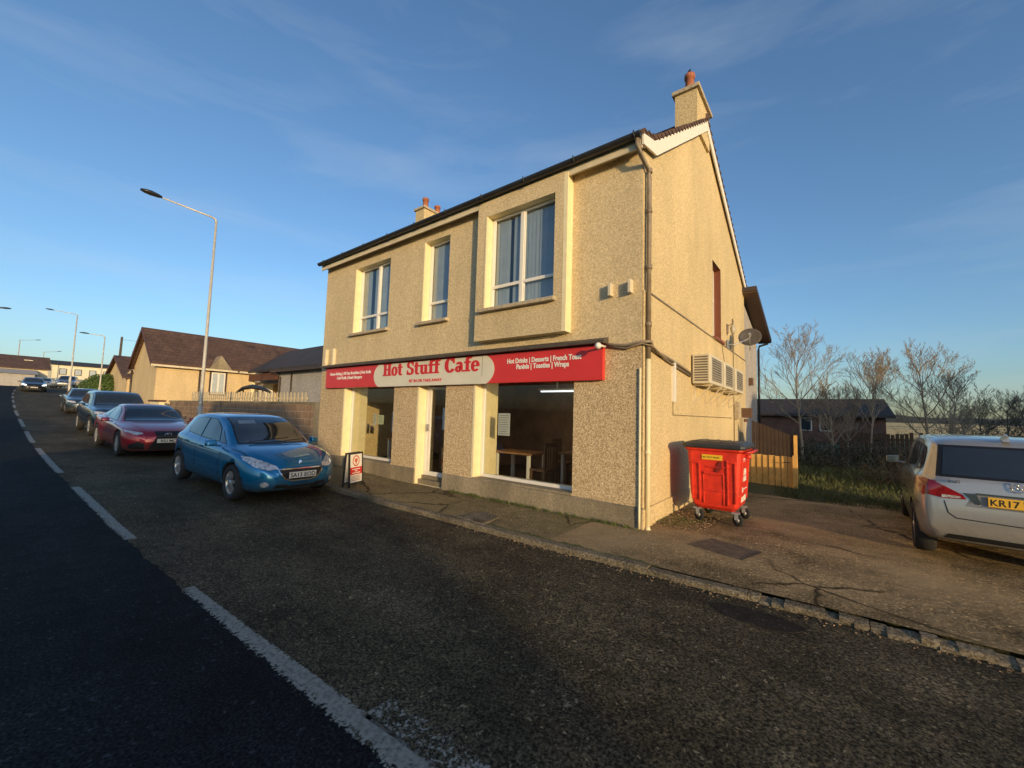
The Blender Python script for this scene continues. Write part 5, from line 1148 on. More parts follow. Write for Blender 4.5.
t = thing('utility_pole', 'dark wooden utility pole beyond the cottage chimney', 'utility pole', (-62, 8.35, 2.2)); mb = MB(); mb.tube([(-62, 8.35, 2.1), (-62, 8.4, 8.9)], [.14, .10], 8); obj('pole', mb, pm('old_pole_wood', (.09, .07, .05), .9), t)
mb = MB(); mb.tube([(-62, 8.5, 8.6), (-54, 9.2, 7.7), (-44, 10.2, 7.0)], .012, 4); wire = obj('wire', mb, M_black, t)
t = thing('marker_post', 'short white post beside the far bend', 'post', (-77, 6.0, g(-77))); mb = MB(); mb.box(-77.1, -76.9, 5.9, 6.1, g(-77), g(-77) + 1.5); mb.prism([(-77.1, 5.9, g(-77) + 1.5), (-76.9, 5.9, g(-77) + 1.5), (-77, 6.0, g(-77) + 1.62)], (0, .1, 0)); obj('post', mb, M_white, t)

# ================================================================== LEFT SIDE BUILDINGS
M_tan = harl('tan_harling', (.70, .53, .30), (.62, .46, .25), (.76, .60, .36), 50, .4, .008, .18)
M_grey = harl('grey_harling', (.42, .40, .38), (.36, .34, .32), (.48, .46, .43), 22, .4, .01, .15)
t = thing('block_wall', 'low brown blockwork garden wall between the cafe and bungalow', 'wall', (-20, 6.3, .4))
mb = MB(); xs_ = np.linspace(-29.4, -12.65, 18); mb.grid([[(x, 6.2, g(x)) for x in xs_], [(x, 6.2, 1.76) for x in xs_]]); mb.grid([[(x, 6.42, 1.76) for x in xs_], [(x, 6.42, g(x) - .1) for x in xs_]]); mb.poly([(-12.65, 6.2, g(-12.6)), (-12.65, 6.42, g(-12.6)), (-12.65, 6.42, 1.76), (-12.65, 6.2, 1.76)])
mb.poly([(-29.4, 6.2, g(-29)), (-29.4, 6.42, g(-29)), (-29.4, 6.42, 1.76), (-29.4, 6.2, 1.76)])
obj('blockwork', mb, M_block, t)
mb = MB(); mb.box(-29.45, -12.62, 6.17, 6.45, 1.762, 1.84); obj('coping', mb, M_plinth, t, bevel=.01)
mb = MB(); mb.box(-12.62, -12.1, 6.16, 6.44, -.1, 1.84); obj('pillar', mb, M_plinth, t, bevel=.01)
# picket fence on top
M_picket = pm('cream_picket_paint', (.50, .42, .28), .6, var=.2, vs=8)
t = thing('picket_fence', 'cream picket fence standing behind the blockwork wall', 'fence', (-22, 6.9, 1.))
mb = MB(); x = -28.6
while x < -15.0:
    h = onX(0, 0, -1).z if False else 2.22 + .012 * (-x - 15)
    mb.prism([(x, 7.0, 1.0), (x + .12, 7.0, 1.0), (x + .12, 7.0, h - .05), (x + .06, 7.0, h), (x, 7.0, h - .05)], (0, .025, 0)); x += .30
p = obj('pickets', mb, M_picket, t, kind=None); mb = MB(); mb.box(-28.7, -15, 7.03, 7.08, 1.95, 2.03); obj('rail', mb, M_picket, t)

def gable_house(name, label, cat, x0, x1, y0, y1, zb, ze, zr, wall, roofm, ridge='Y', ov=.35, rt=.14, group=None, barge=None, loc=None):
    t = thing(name, label, cat, ((x0 + x1) / 2, y0, zb), group); mb = MB()
    P = [(x0, y0), (x1, y0), (x1, y1), (x0, y1)]
    for i in range(4): a, b = P[i], P[(i + 1) % 4]; mb.poly([(*a, zb), (*b, zb), (*b, ze), (*a, ze)])
    if ridge == 'Y':
        xm = (x0 + x1) / 2
        for y in (y0, y1): mb.poly([(x0, y, ze), (x1, y, ze), (xm, y, zr)])
        s = (zr - ze) / (xm - x0)
        A = [(x0 - ov, y0 - ov, ze - s * ov), (xm, y0 - ov, zr), (xm, y1 + ov, zr), (x0 - ov, y1 + ov, ze - s * ov)]
        B = [(x1 + ov, y0 - ov, ze - s * ov), (xm, y0 - ov, zr), (xm, y1 + ov, zr), (x1 + ov, y1 + ov, ze - s * ov)]
    else:
        ym = (y0 + y1) / 2
        for x in (x0, x1): mb.poly([(x, y0, ze), (x, y1, ze), (x, ym, zr)])
        s = (zr - ze) / (ym - y0)
        A = [(x0 - ov, y0 - ov, ze - s * ov), (x1 + ov, y0 - ov, ze - s * ov), (x1 + ov, ym, zr), (x0 - ov, ym, zr)]
        B = [(x0 - ov, y1 + ov, ze - s * ov), (x1 + ov, y1 + ov, ze - s * ov), (x1 + ov, ym, zr), (x0 - ov, ym, zr)]
    w = obj('wall', mb, wall, t); mb = MB(); mb.prism([Vector(p) + Vector((0, 0, .02)) for p in A], (0, 0, rt)); mb.prism([Vector(p) + Vector((0, 0, .02)) for p in B], (0, 0, rt)); r = obj('roof', mb, roofm, t)
    if barge:
        mb = MB()
        if ridge == 'Y':
            for q in (x0 - ov, x1 + ov): mb.prism([(q, y0 - ov - .03, ze - s * ov - .12), (xm, y0 - ov - .03, zr - .12), (xm, y0 - ov - .03, zr + rt + .03), (q, y0 - ov - .03, ze - s * ov + rt + .03)], (0, .025, 0))
        else:
            for q in (y0 - ov, y1 + ov): mb.prism([(x1 + ov + .03, q, ze - s * ov - .12), (x1 + ov + .03, ym, zr - .12), (x1 + ov + .03, ym, zr + rt + .03), (x1 + ov + .03, q, ze - s * ov + rt + .03)], (-.025, 0, 0))
        obj('bargeboard', mb, barge, t)
    return t, r, w
M_bb = pm('dark_brown_bargeboard', (.10, .035, .02), .6, var=.2)
# bungalow: ridge runs away from the road
Xe = -32.9
bg_, rf, wl = gable_house('bungalow', 'tan bungalow with brown tiled roof behind the garden wall', 'house', -39.4, Xe, 6.15, 18.5, .7, 4.25, 6.55, M_tan, M_tile, 'Y', .32, barge=M_bb)
mb = MB(); mb.box(Xe + .30, Xe + .40, 5.8, 18.6, 3.93, 4.05); obj('gutter', mb, M_soffit, rf)
mb = MB(); mb.tube([(Xe + .06, 8.35, 3.9), (Xe + .06, 8.35, .7)], .05, 6); obj('downpipe', mb, M_fascia_dark, bg_)
wa, wb_ = 9.0, 9.75
def sidewin(par, x, y0, y1, z0, z1, fm=M_white):
    mb = MB(); mb.box(x + .005, x + .05, y0 - .1, y1 + .1, z0 - .1, z1 + .1); f_ = obj('window', mb, M_fascia_dark, par); mb = MB(); mb.box(x + .051, x + .07, y0, y1, z0, z1); mb.box(x + .051, x + .075, (y0 + y1) / 2 - .03, (y0 + y1) / 2 + .03, z0, z1)
    obj('frame', mb, fm, f_); mb = MB(); mb.box(x + .071, x + .0725, y0 + .07, (y0 + y1) / 2 - .05, z0 + .07, z1 - .07); mb.box(x + .071, x + .0725, (y0 + y1) / 2 + .05, y1 - .07, z0 + .07, z1 - .07); obj('pane', mb, M_blind, f_)
sidewin(bg_, Xe, 9.0, 9.8, 2.4, 3.85)
mb = MB(); mb.prism([(Xe + .35, 8.75, 4.05), (Xe + .35, 10.1, 4.05), (Xe + .35, 9.42, 5.0)], (-1.2, 0, 0)); obj('dormer', mb, M_plinth, rf)
mb = MB(); mb.tube([(Xe + .45, 10.45, 4.0), (Xe - 3.1, 10.45, 6.45)], .07, 4); obj('roof_seam', mb, M_fascia_dark, rf)
mb = MB(); mb.box(-35.6, -35.3, 15.6, 15.9, 5.6, 6.1); obj('roof_vent', mb, M_terra, rf)
# low lean-to on its far side
mb = MB(); mb.box(-43.4, -39.42, 6.6, 10, .9, 3.9); mb.prism([(-43.7, 6.4, 3.9), (-39.42, 6.4, 3.91), (-39.42, 6.4, 4.6)], (0, 4, 0)); obj('side_extension', mb, M_tan, bg_)
mb = MB(); mb.tube([(-39.5, 6.05, 4.0), (-39.5, 6.05, 1.)], .06, 6); obj('downpipe', mb, M_fascia_dark, bg_)
# wing running towards the cafe
mb = MB(); mb.box(-27.3, -12.9, 11.0, 17.5, .3, 3.9); obj('wing_wall', mb, M_grey, bg_)
mb = MB(); mb.prism([(-27.9, 10.6, 3.86), (-12.7, 10.6, 3.86), (-12.7, 14.2, 5.95), (-33.6, 14.2, 5.95), (-31.2, 10.6, 3.86)], (0, 0, .14)); mb.prism([(-31, 17.9, 3.86), (-12.7, 17.9, 3.86), (-12.7, 14.2, 5.95), (-33.6, 14.2, 5.95)], (0, 0, .14)); obj('wing_roof', mb, M_tileD, bg_)  # dark tiles carry the cafe's shadow in their colour
mb = MB(); mb.box(-27.4, -12.8, 10.5, 10.62, 3.76, 3.90); mb.tube([(-26.9, 10.55, 3.8), (-26.9, 10.9, 3.5), (-26.9, 10.94, .6)], .06, 6); mb.tube([(-25.4, 10.94, 3.7), (-25.4, 10.94, .6)], .05, 6); obj('gutter', mb, M_fascia_dark, bg_)
mb = MB(); mb.box(-32.8, -27.31, 13.2, 13.4, .4, 3.8); mb.box(-31.6, -31.3, 10.9, 11.1, .5, 3.7); obj('porch_wall', mb, M_reveal, bg_)
mb = MB(); mb.box(-31.6, -27.3, 10.8, 10.95, 3.35, 3.80); obj('porch_beam', mb, M_bb, bg_)
mb = MB(); mb.box(-30.9, -28.2, 13.14, 13.19, 1.6, 3.0); pw = obj('window', mb, M_white, bg_); mb = MB(); mb.box(-30.8, -29.65, 13.12, 13.139, 1.7, 2.9); mb.box(-29.45, -28.3, 13.12, 13.139, 1.7, 2.9); obj('pane', mb, M_carglass, pw)
mb = MB(); mb.box(-32.89, -32.1, 11.9, 12.6, .8, 3.3); mb.prism([(-32.89, 11.6, 3.35), (-31.8, 11.6, 3.35), (-32.2, 11.9, 3.9), (-32.89, 11.9, 3.9)], (0, 1.3, 0)); obj('bay_window', mb, M_white, bg_)
# covered shape over the fence
t = thing('garden_cover', 'dark curved cover rising above the picket fence', 'shelter', (-24, 8, .5)); mb = MB(); mb.tube([(-26.2, 8.4, 2.38), (-25.2, 8.4, 2.62), (-24, 8.4, 2.68), (-22.6, 8.4, 2.55), (-21.6, 8.4, 2.32)], [.05, .1, .12, .1, .05], 8); obj('canopy', mb, M_black, t)
mb = MB(); mb.tube([(-25.2, 8.4, .4), (-25.2, 8.4, 2.6)], .04, 6); mb.tube([(-22.6, 8.4, .4), (-22.6, 8.4, 2.55)], .04, 6); obj('supports', mb, M_black, t)
# gate by the bungalow gable
t = thing('gate_pier', 'low cream wall stub with dark coping at the bungalow gable', 'wall', (-31, 5.9, .7)); mb = MB(); mb.box(-32.2, -30.0, 5.85, 6.1, .7, 1.75); obj('wall', mb, M_reveal, t); mb = MB(); mb.box(-32.4, -29.9, 5.8, 6.15, 1.752, 1.85); obj('coping', mb, M_bb, t)

# cottage with chimney beyond
ct_, rc, _ = gable_house('cottage', 'tan cottage with chimney between the hedge and the bungalow', 'house', -61, -50, 7.4, 17, 1.5, 3.9, 6.1, M_tan, M_tile, 'Y', .3, barge=M_bb)
q = onX(127, 352, -53.5); mb = MB(); mb.box(-55, -54.0, 8.3, 9.2, 5.2, 6.75); cc = obj('chimney', mb, M_block, rc); mb = MB(); mb.lathe([(.2, 6.75), (.17, 7.25), (.1, 7.25)], (-54.5, 8.8, 0), (0, 0, 1), 10); obj('chimney_pot', mb, M_cream, cc)
mb = MB(); mb.box(-49.99, -46, 8.6, 9.4, 1.5, 3.4); obj('side_extension', mb, M_tan, ct_)
for y in (9.6, 12.4): sidewin(ct_, -50, y, y + 1.1, 2.5, 3.8)
# terrace with brown roof at the head of the road, white flats to its right
zf = g(-95)
tr, rr_, _ = gable_house('terraced_house', 'long white terrace with brown roof at the head of the road', 'house', -104, -95, -14, 5.0, zf - .5, 6.3, 8.3, pm('bright_render', (.66, .58, .42), .9, var=.08), M_tile, 'Y', .3, group=None)
for y in (-11, -7.5, -4, -.8, 2.2): sidewin(tr, -95, y, y + 1.4, zf + 1.0, zf + 2.2)
for y in (-1.2, 2.6):
    mb = MB(); mb.box(-98.6, -97.7, y, y + .9, 7.45, 7.75); obj('roof_light', mb, M_cream, rr_)
mb = MB(); mb.box(-95.0 + .01, -91.5, -2.5, 3.6, zf, zf + 1.9); mb.prism([(-95 + .01, -2.8, zf + 1.9), (-91.2, -2.8, zf + 1.9), (-95 + .01, -2.8, zf + 2.7)], (0, 6.7, 0)); obj('front_extension', mb, M_grey, tr)
t, rr2, _ = gable_house('block_of_flats', 'pale cream two storey flats right of the brown roofed terrace', 'flats', -126, -116, 6.6, 22, zf - .5, 8.4, 9.4, pm('pale_cream_render', (.74, .66, .48), .9, var=.06), M_darkroof, 'Y', .2)
for fl in (0, 1):
    for y in (7.6, 9.6, 11.6, 13.6, 15.6, 17.6): sidewin(t, -116, y, y + .8, zf + .9 + 2.4 * fl, zf + 1.9 + 2.4 * fl, M_blind)
t, _, _ = gable_house('house', 'small pale house with gable just right of the flats', 'house', -96, -88, 11.5, 20, zf - .5, 5.6, 7.6, pm('pale_cream_render', (.74, .66, .48), .9, var=.06), M_tile, 'Y', .2)
for y in (12.5, 15.5): sidewin(t, -88, y, y + 1.1, zf + .9, zf + 2.0)

# ================================================================== VEGETATION
def leafmat(name, c, v=.35):
    mt, nt, p = newmat(name); gi = nt.nodes.new('ShaderNodeNewGeometry')
    nt.links.new(ramp(nt, gi.outputs['Random Per Island'], [(0, tuple(x * (1 - v) for x in c)), (1, tuple(min(1, x * (1 + v)) for x in c))]), p.inputs['Base Color']); p.inputs['Roughness'].default_value = .75
    MC[name] = mt; return mt
def leaf(mb, c, s, rn):
    a = Vector((rn.gauss(0, 1), rn.gauss(0, 1), rn.gauss(0, 1))).normalized() * s; b = a.cross(Vector((rn.gauss(0, 1), rn.gauss(0, 1), rn.gauss(0, 1)))).normalized() * s * .5
    mb.poly([c - a * .5, c + b * .6, c + a * .5, c - b * .6])
def hedge_blob(name, label, cat, c, r, n, s, mat, seed, lump=.12):
    rn = random.Random(seed); t = thing(name, label, cat, (c[0], c[1], c[2] - r[2])); mb = MB()
    for i in range(n):
        d = Vector((rn.gauss(0, 1), rn.gauss(0, 1), rn.gauss(0, 1))).normalized()
        q = rn.uniform(.82, 1.0) * (1 + lump * math.sin(d.x * 5 + seed) * math.cos(d.z * 4) + lump * .5 * math.sin(d.y * 11))
        leaf(mb, Vector((c[0] + d.x * r[0] * q, c[1] + d.y * r[1] * q, c[2] + d.z * r[2] * q)), s, rn)
    obj('foliage', mb, mat, t, fixn=False); mb = MB(); mb.sm = True
    P = []
    for i in range(13):
        ph = math.pi * i / 12; P.append([(c[0] + .84 * r[0] * math.sin(ph) * math.cos(a), c[1] + .84 * r[1] * math.sin(ph) * math.sin(a), c[2] + .84 * r[2] * math.cos(ph)) for a in np.linspace(0, 2 * math.pi, 17)])
    mb.grid(P); obj('inner_growth', mb, mat, t, fixn=False); mb = MB(); mb.tube([(c[0], c[1], c[2] - r[2] - .2), (c[0], c[1], c[2])], .1, 6); obj('trunk', mb, M_block, t); return t
M_leafg = leafmat('hedge_leaves', (.055, .10, .02)); M_leafd = leafmat('dark_evergreen_leaves', (.025, .035, .014)); M_ivy = leafmat('olive_undergrowth', (.05, .048, .022))
hedge_blob('hedge', 'large rounded green hedge beyond the parked cars', 'hedge', (-58, 6.9, 2.95), (2.2, 1.75, 1.5), 5200, .16, M_leafg, 3, .05)
hedge_blob('bush', 'small dark bush at the foot of the rounded hedge', 'bush', (-49, 5.9, 1.9), (.7, .6, .8), 700, .14, M_leafd, 4)
M_bark = pm('pale_winter_bark', (.30, .245, .18), .9, var=.3, vs=6); M_bark2 = pm('brown_twigs', (.16, .125, .09), .9, var=.3, vs=4)
def bare_tree(x, y, zb, h, spread, label, seed, cat='tree', tm=None, lean=0, twigs=4, r0=None, grp='bare winter trees behind the cafe yard', clear=.3):
    """leader with rising limbs: long low down, shorter towards the top, so the bare crown is rounded"""
    rn = random.Random(seed); t = thing('bare_tree', label, cat, (x, y, zb), grp); tr, cr = MB(), MB(); r0 = r0 or h * .014
    def limb(p, d, L, r, lv, up):
        segs = 6 if lv == 1 else (4 if lv == 2 else 3); pts = [p]; rs = [r]; q = p
        for i in range(segs):
            d = (d + Vector((rn.gauss(0, .09), rn.gauss(0, .09), rn.gauss(0, .05) + up))).normalized(); q = q + d * L / segs; pts.append(q); rs.append(max(.0045, r * (1 - .75 * (i + 1) / segs)))
        cr.tube(pts, rs, 5 if lv == 1 else 3, cap=False)
        if lv >= twigs: return
        n = {1: 8, 2: 5, 3: 4}[lv]
        for k in range(n):
            f = .18 + .8 * (k + rn.random()) / n; i = min(int(f * segs), segs - 1); bp = pts[i].lerp(pts[i + 1], f * segs - i); dd = (pts[i + 1] - pts[i]).normalized()
            ax = dd.cross(Vector((rn.gauss(0, 1), rn.gauss(0, 1), rn.gauss(0, 1)))).normalized(); nd = (dd + ax * rn.uniform(.45, .85)).normalized(); nd.z += .15; nd.normalize()
            limb(bp, nd, L * rn.uniform(.38, .6) * (1.1 - .45 * f), max(.0045, rs[i] * .55), lv + 1, up * .8)
    pts = []; rs = []; p = Vector((x, y, zb - .1)); d = Vector((lean, 0, 1)).normalized(); N = 9
    for i in range(N + 1):
        pts.append(p.copy()); rs.append(max(.008, r0 * (1 - .85 * i / N))); d = (d + Vector((rn.gauss(0, .05), rn.gauss(0, .05), .05))).normalized(); p = p + d * h * .9 / N
    tr.tube(pts, rs, 7, cap=False); ph = rn.uniform(0, 6); nb = 13
    for k in range(nb):
        f = clear + (.97 - clear) * k / (nb - 1); i = min(int(f * N), N - 1); bp = pts[i].lerp(pts[i + 1], f * N - i); ph += 2.4 + rn.uniform(-.4, .4)
        an = (1.0 - .55 * (f - clear) / (1 - clear)) * spread; u = (f - clear) / (1 - clear); L = h * (.20 + .30 * math.sin(math.pi * min(1, .25 + .62 * u)) ** 1.5 * (1 - u * .45)) * rn.uniform(.85, 1.15)
        limb(bp, Vector((math.cos(ph) * math.sin(an), math.sin(ph) * math.sin(an), math.cos(an))), L, max(.018, rs[i] * .6), 1, .09)
    mx = max(v[2] for v in cr.v) - zb; k = h / mx
    for m_ in (tr, cr): m_.v = [(x + (a - x) * k, y + (b - y) * k, zb + (c - zb) * k) for a, b, c in m_.v]
    obj('trunk', tr, tm or M_bark, t, fixn=False); obj('crown', cr, tm or M_bark, t, fixn=False); return t
def treefit(pb, pt_, y, label, seed, **k):
    b = onY(pb[0], pb[1], y); tp = onY(pt_[0], pt_[1], y); zb = .03; bare_tree((b.x * .6 + tp.x * .4), y, zb, tp.z - zb, k.pop('spread', 1.0), label, seed, **k)
treefit((806, 455), (796, 320), 19, 'tall bare tree nearest the cafe gable with a broad crown', 11, spread=1.0, r0=.075, clear=.4)
treefit((832, 455), (838, 376), 19.5, 'smaller bare tree just right of the tallest one', 12, spread=.85, r0=.045)
treefit((846, 455), (850, 380), 21, 'lowest thin sapling in front of the dark bungalow', 15, spread=.8, r0=.03, twigs=3)
treefit((862, 450), (876, 346), 20, 'slim upright bare tree above the right end of the bungalow roof', 13, spread=.6, r0=.045, lean=.1, clear=.45)
treefit((928, 445), (922, 338), 21, 'bare tree with a leaning trunk behind the silver car roof', 14, spread=1.05, r0=.07, clear=.25)
treefit((940, 445), (960, 362), 21.6, 'second stem of bare tree right behind the silver car', 24, spread=.95, r0=.045)
treefit((985, 436), (985, 396), 34, 'hazy bare tree between the silver car roof and the skyline', 16, spread=1.1, tm=M_bark2, r0=.07)
treefit((1008, 436), (1008, 389), 33, 'wide dark bare tree at the right picture edge', 17, spread=1.2, tm=M_bark2, r0=.09)
treefit((964, 436), (966, 404), 38, 'low bare tree on the field edge left of the hazy trees', 18, spread=1.1, tm=M_bark2, r0=.05, twigs=3)
treefit((1035, 436), (1035, 385), 33, 'bare tree mostly beyond the right picture edge', 19, spread=1.2, tm=M_bark2, r0=.08)
# thorny undergrowth and dead stalks
def thicket(x, y, w, d, h, n, label, seed, mat, leaves=0, lm=None, cat='shrub'):
    rn = random.Random(seed); t = thing('shrub', label, cat, (x, y, 0)); mb = MB()
    for i in range(n):
        a = Vector((x + rn.gauss(0, w * .38), y + rn.gauss(0, d * .38), .0)); q = a; dd = Vector((rn.gauss(0, .35), rn.gauss(0, .35), 1)).normalized(); L = h * rn.uniform(.45, 1.05); pts = [q]
        for k in range(4):
            dd = (dd + Vector((rn.gauss(0, .16), rn.gauss(0, .16), -.08 * k))).normalized(); q = q + dd * L / 4; pts.append(q)
            if k and rn.random() < .8: e = (dd + Vector((rn.gauss(0, .6), rn.gauss(0, .6), rn.gauss(0, .3)))).normalized(); mb.tube([q, q + e * L * .3], [.004, .002], 3, cap=False)
        mb.tube(pts, [.009, .008, .006, .004, .003], 3, cap=False)
    obj('stems', mb, mat, t, fixn=False)
    if leaves:
        mb = MB()
        for i in range(leaves): leaf(mb, Vector((x + rn.gauss(0, w * .36), y + rn.gauss(0, d * .36), min(1.05, abs(rn.gauss(.35, .3))) * h)), rn.uniform(.05, .11), rn)
        obj('leaves', mb, lm, t, fixn=False)
M_dry = pm('dry_bramble_stems', (.17, .11, .07), .9, var=.3, vs=3)
thicket(1.3, 14.6, .9, .8, .9, 90, 'brown dead bramble clump just left of the silver car mirror', 31, M_dry, 500, M_ivy)
thicket(-.2, 17.8, 2.2, 1.4, .6, 110, 'olive brown thicket under the tall bare tree', 32, M_dry, 2200, M_ivy)
thicket(2.4, 19, 2.0, 1.4, .7, 110, 'dark thicket in front of the back fence', 33, M_dry, 1800, M_leafd)
thicket(.9, 19.5, 2.4, 1.4, 1.05, 140, 'tall dark undergrowth below the bungalow wall', 34, M_dry, 3200, M_leafd)
thicket(-1.2, 19.4, 1.8, 1.4, 1.3, 120, 'ivy covered bush behind the brown fence', 35, M_dry, 3200, M_ivy)
for i, (x, y, w, h, lb) in enumerate([(7.5, 30, 4.5, 1.9, 'long dark hedge behind the silver car roof'), (12.0, 32, 5, 2.1, 'dark hedge at the right picture edge')]):
    thicket(x, y, w * 1.3, 2, h, 380, lb, 40 + i, M_bark2, 6000, M_leafd, 'hedge')
# grass and litter (nobody could count it)
rn = random.Random(5); mb = MB()
def tuft(mb, x, y, z, h, n, sp):
    for _ in range(n):
        a = rn.uniform(0, 6.283); b = Vector((x + rn.gauss(0, sp), y + rn.gauss(0, sp), z)); l = Vector((math.cos(a), math.sin(a), 0)); hh = h * rn.uniform(.5, 1.2); w = l.cross(Vector((0, 0, 1))) * .004
        bend = l * hh * rn.uniform(.1, .7); mb.poly([b - w, b + w, b + bend * .4 + Vector((0, 0, hh * .6)) + w * .7, b + bend + Vector((0, 0, hh))])
for i in range(6200):
    y = 10.6 + 9.0 * rn.random() ** 1.35; x = rn.uniform(-.9 - .1 * (y - 10), 2.8 + .33 * (y - 10))
    if y < 11 and rn.random() < .4: continue
    tuft(mb, x, y, gz(x, y) - .01, .035 + .07 * rn.random() + max(0, min(.22, (y - 12.2) * .09)) * rn.random(), 7, .07)
obj('grass', mb, leafmat('winter_grass', (.085, .095, .03), .5), fixn=False, kind='stuff', label=None)
mb = MB()
for i in range(330):   # weeds at the foot of the facade and along the kerb back
    x = rn.uniform(-6.3, -2.3); 
    if rn.random() < .35: x = rn.choice((-2.75, -4.3, -4.9, -5.6)) + rn.gauss(0, .15)
    tuft(mb, x, 6.0 - abs(rn.gauss(0, .03)), pz(x, 6) - .005, rn.uniform(.02, .07), 5, .02)
for i in range(500):
    x = rn.uniform(-4.2, -1.6); tuft(mb, x, kerbY(x) + .14 + rn.gauss(0, .02), pz(x, 4.7) - .004, .012, 5, .018)
for i in range(120):
    x = rn.uniform(-2.2, -1.7); tuft(mb, x + rn.gauss(0, .05), rn.uniform(6.5, 7.3), .03, .03, 4, .03)
obj('weeds', mb, leafmat('small_green_weeds', (.09, .11, .02), .5), fixn=False, kind='stuff')
mb = MB()
for i in range(420):
    x = rn.uniform(-2.25, -1.5); y = 6.4 + rn.random() * 1.2; s = rn.uniform(.006, .022); c = Vector((x, y, .032)); a = rn.uniform(0, 6.28)
    mb.prism([c + Vector((s * math.cos(a + k * 2.1), s * math.sin(a + k * 2.1), 0)) for k in range(3)], (0, 0, rn.uniform(.003, .012)))
for i in range(260):
    x = rn.uniform(-4.5, 3.0); y = kerbY(x) - abs(rn.gauss(0, .06)) - .01; s = rn.uniform(.004, .014); c = Vector((x, y, -.068)); a = rn.uniform(0, 6.28)
    mb.prism([c + Vector((s * math.cos(a + k * 2.1), s * math.sin(a + k * 2.1), 0)) for k in range(3)], (0, 0, rn.uniform(.003, .01)))
obj('litter', mb, pm('grit_and_leaves', (.22, .15, .09), .9, var=.5, vs=20), kind='stuff')
mb = MB()   # moss strip behind the kerb
xsm = np.linspace(-4.3, -1.55, 60); mb.grid([[(x, kerbY(x) + .125 + (.0 if k == 0 else .05 + .03 * math.sin(x * 9) + .02 * math.sin(x * 31)), pz(x, 4.7) + (.006 if k == 0 else .004)) for k in (0, 1)] for x in xsm]); obj('moss', mb, pm('moss', (.07, .075, .02), .95, var=.5, vs=25, bmp=1, bs=60, dist=.01), kind='stuff')
ml = thing('manhole_frame', 'x', 'x') if False else None

# ================================================================== YARD FENCES AND THE BUNGALOW BEHIND
M_newwood = pm('honey_coloured_boards', (.70, .40, .11), .6, var=.2, vs=4)
M_oldwood = pm('dark_stained_boards', (.10, .055, .03), .8, var=.3, vs=4)
t = thing('wooden_gate', 'low honey coloured board gate beside the red bin', 'gate', (-1.2, 12.15, .03)); mb = MB(); n = 9; x0, x1 = -1.98, -.76
for k in range(n):
    a = x0 + (x1 - x0) * k / n; b = x0 + (x1 - x0) * (k + 1) / n - .014; yy = 12.4 - .25 * (a - x0) / (x1 - x0); mb.box(a, b, yy, yy + .02, .06, .80 + (.01 if k % 2 else 0))
obj('boards', mb, M_newwood, t, bevel=.003); mb = MB(); mb.box(-.80, -.70, 12.1, 12.2, .0, .84); obj('post', mb, M_newwood, t, bevel=.004); mb = MB(); mb.prism([(-2, 12.43, .2), (-.8, 12.2, .2), (-.8, 12.23, .2), (-2, 12.46, .2)], (0, 0, .08)); obj('rail', mb, M_newwood, t)
mb = MB(); mb.box(-.98, -.84, 12.12, 12.135, .66, .68); mb.box(-1.9, -1.75, 12.355, 12.37, .3, .32); obj('hinge', mb, M_black, t)
t = thing('tall_board_fence', 'tall brown board fence, coloured dark for shade, behind the honey coloured gate', 'fence', (-1.3, 13.8, .03)); mb = MB(); n = 11; x0, x1 = -1.85, -.82
for k in range(n): a = x0 + (x1 - x0) * k / n; b = x0 + (x1 - x0) * (k + 1) / n - .012; mb.hexa([(a, 13.6, .02), (b, 13.6, .02), (b, 13.62, .02), (a, 13.62, .02), (a, 13.6, 1.68 - .42 * k / n), (b, 13.6, 1.64 - .42 * k / n), (b, 13.62, 1.64 - .42 * k / n), (a, 13.62, 1.68 - .42 * k / n)])
obj('boards', mb, pm('shade_brown_boards', (.045, .026, .016), .7, var=.25, vs=4), t); mb = MB(); mb.box(-.86, -.78, 13.55, 13.63, 0, 1.3); obj('post', mb, M_newwood, t)  # boards coloured near black for the shade they stand in
t = thing('back_fence', 'dark gappy board fence behind the grass', 'fence', (2, 23, 0)); rn = random.Random(8); mb = MB(); x = .2
while x < 16:
    h = 1.30 + rn.uniform(-.06, .08)
    if rn.random() > .07: mb.box(x, x + .12, 24, 24.03, -.05, h)
    x += .145
obj('boards', mb, M_oldwood, t); mb = MB(); mb.box(0.2, 16, 24.035, 24.09, .4, .48); mb.box(.2, 16, 24.035, 24.09, 1.0, 1.08); obj('rail', mb, M_oldwood, t)
M_brick = blockwork('dull_red_brick', (.22, .085, .05), (.19, .075, .045), (.2, .15, .12), .3, .1)
yb = 42; xr_, xl_ = onY(897, 410, yb).x - .1, -24
hb = thing('bungalow', 'long low dark roofed brick bungalow behind the bare trees', 'house', (-8, yb, 0))
mb = MB(); mb.box(xl_, xr_ - .5, yb + .5, yb + 8, -.1, 2.45); obj('wall', mb, M_brick, hb)
ym = yb + 4.2; q = onY(884, 399, ym); zr_ = q.z; xrr = q.x
mb = MB(); e = 2.38; A = [(xl_, yb, e), (xr_, yb, e), (xrr, ym, zr_), (xl_, ym, zr_)]; mb.prism(A, (0, 0, -.12)); mb.prism([(xl_, yb + 8.5, e), (xr_, yb + 8.5, e), (xrr, ym, zr_), (xl_, ym, zr_)], (0, 0, -.12)); mb.prism([(xr_, yb, e), (xr_, yb + 8.5, e), (xrr, ym, zr_)], (0, 0, -.12)); rb = obj('roof', mb, M_tileD, hb)
mb = MB(); mb.box(xl_, xr_ + .02, yb - .06, yb - .005, e - .2, e - .02); obj('fascia', mb, M_fascia_dark, rb)
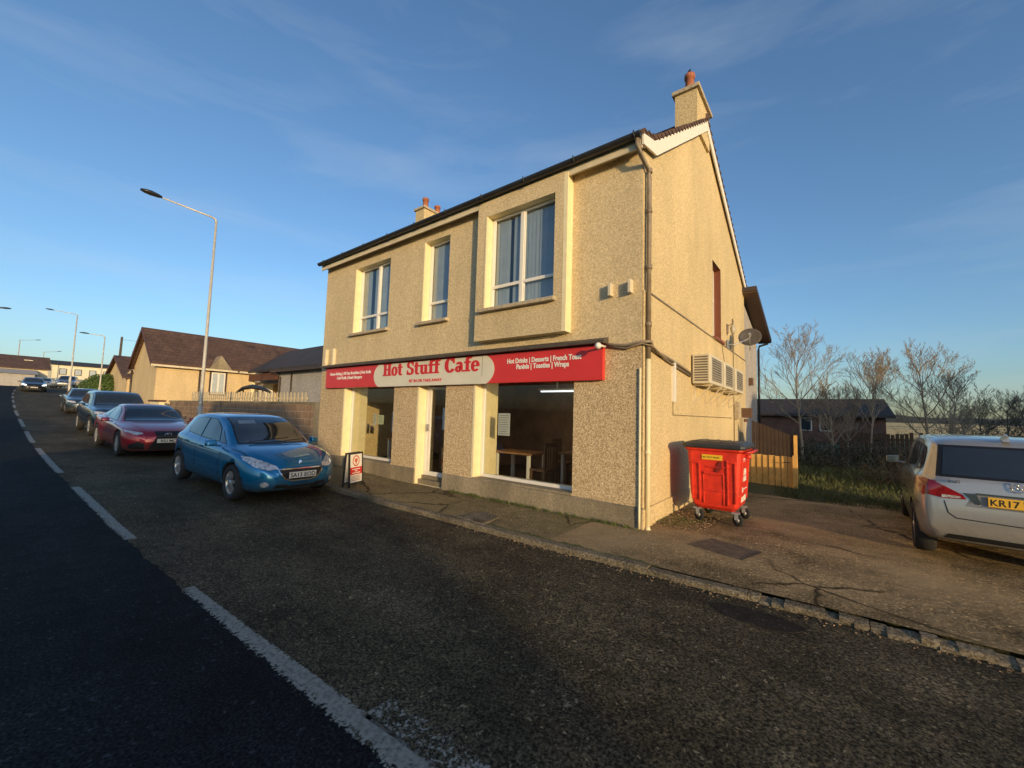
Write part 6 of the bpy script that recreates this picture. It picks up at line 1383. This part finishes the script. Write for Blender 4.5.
for xw in (-2.2, -.9): 
    mb = MB(); mb.box(xw, xw + .8, yb + .44, yb + .49, 1.0, 2.1); w_ = obj('window', mb, M_white, hb); mb = MB(); mb.box(xw + .08, xw + .72, yb + .42, yb + .439, 1.08, 2.02); obj('pane', mb, M_carglass, w_)
# ================================================================== NEIGHBOURS OUT OF FRAME (they cast the long evening shadows)
ha, _, _ = gable_house('house_opposite', 'harled house across the road out of the picture', 'house', 12.5, 19, -16.2, -9.3, -.1, 3.4, 7.1, M_tan, M_tileX, 'X', .3, barge=M_barge)
gable_house('house_opposite', 'second harled house across the road out of the picture', 'house', 12.5, 20, -30, -18, -.1, 4.6, 7.8, M_tan, M_tileX, 'X', .3, barge=M_barge)
gable_house('long_terrace', 'long roofed row east of the yard out of the picture', 'house', 27, 35, -1.0, 42, -.1, 5.4, 7.8, M_tan, M_tile, 'Y', .3, barge=M_barge)
# ------------------------------------------------------------------ countable pieces become objects of their own
def split_loose(o):
    me = o.data; n = len(me.vertices); par = list(range(n))
    def find(a):
        while par[a] != a: par[a] = par[par[a]]; a = par[a]
        return a
    for e in me.edges:
        a, b = find(e.vertices[0]), find(e.vertices[1])
        if a != b: par[a] = b
    grp = {}
    for p in me.polygons: grp.setdefault(find(p.vertices[0]), []).append(p)
    if len(grp) < 2 or len(grp) > 100: return
    nm = o.name.split('.')[0]; first = True; newm = []
    for ps in grp.values():
        idx = {}; vs = []; fs = []
        for p in ps:
            f = []
            for v in p.vertices:
                if v not in idx: idx[v] = len(vs); vs.append(tuple(me.vertices[v].co))
                f.append(idx[v])
            fs.append(f)
        m2 = bpy.data.meshes.new(nm); m2.from_pydata(vs, [], fs)
        for mt in me.materials: m2.materials.append(mt)
        for q, p in zip(m2.polygons, ps): q.material_index = p.material_index; q.use_smooth = p.use_smooth
        newm.append(m2)
    for m2 in newm[1:]:
        c = o.copy(); c.data = m2; COL.objects.link(c)
    o.data = newm[0]
SPLIT = {'painted_band', 'soffit_vent', 'wall_vent', 'wall_batten', 'supports', 'hinge', 'roof_light', 'mounting_bracket', 'chimney_pot', 'porch_wall', 'meter_box', 'brown_bracket', 'pillar'}
for o in list(COL.objects):
    if o.type == 'MESH' and o.name.split('.')[0] in SPLIT: split_loose(o)
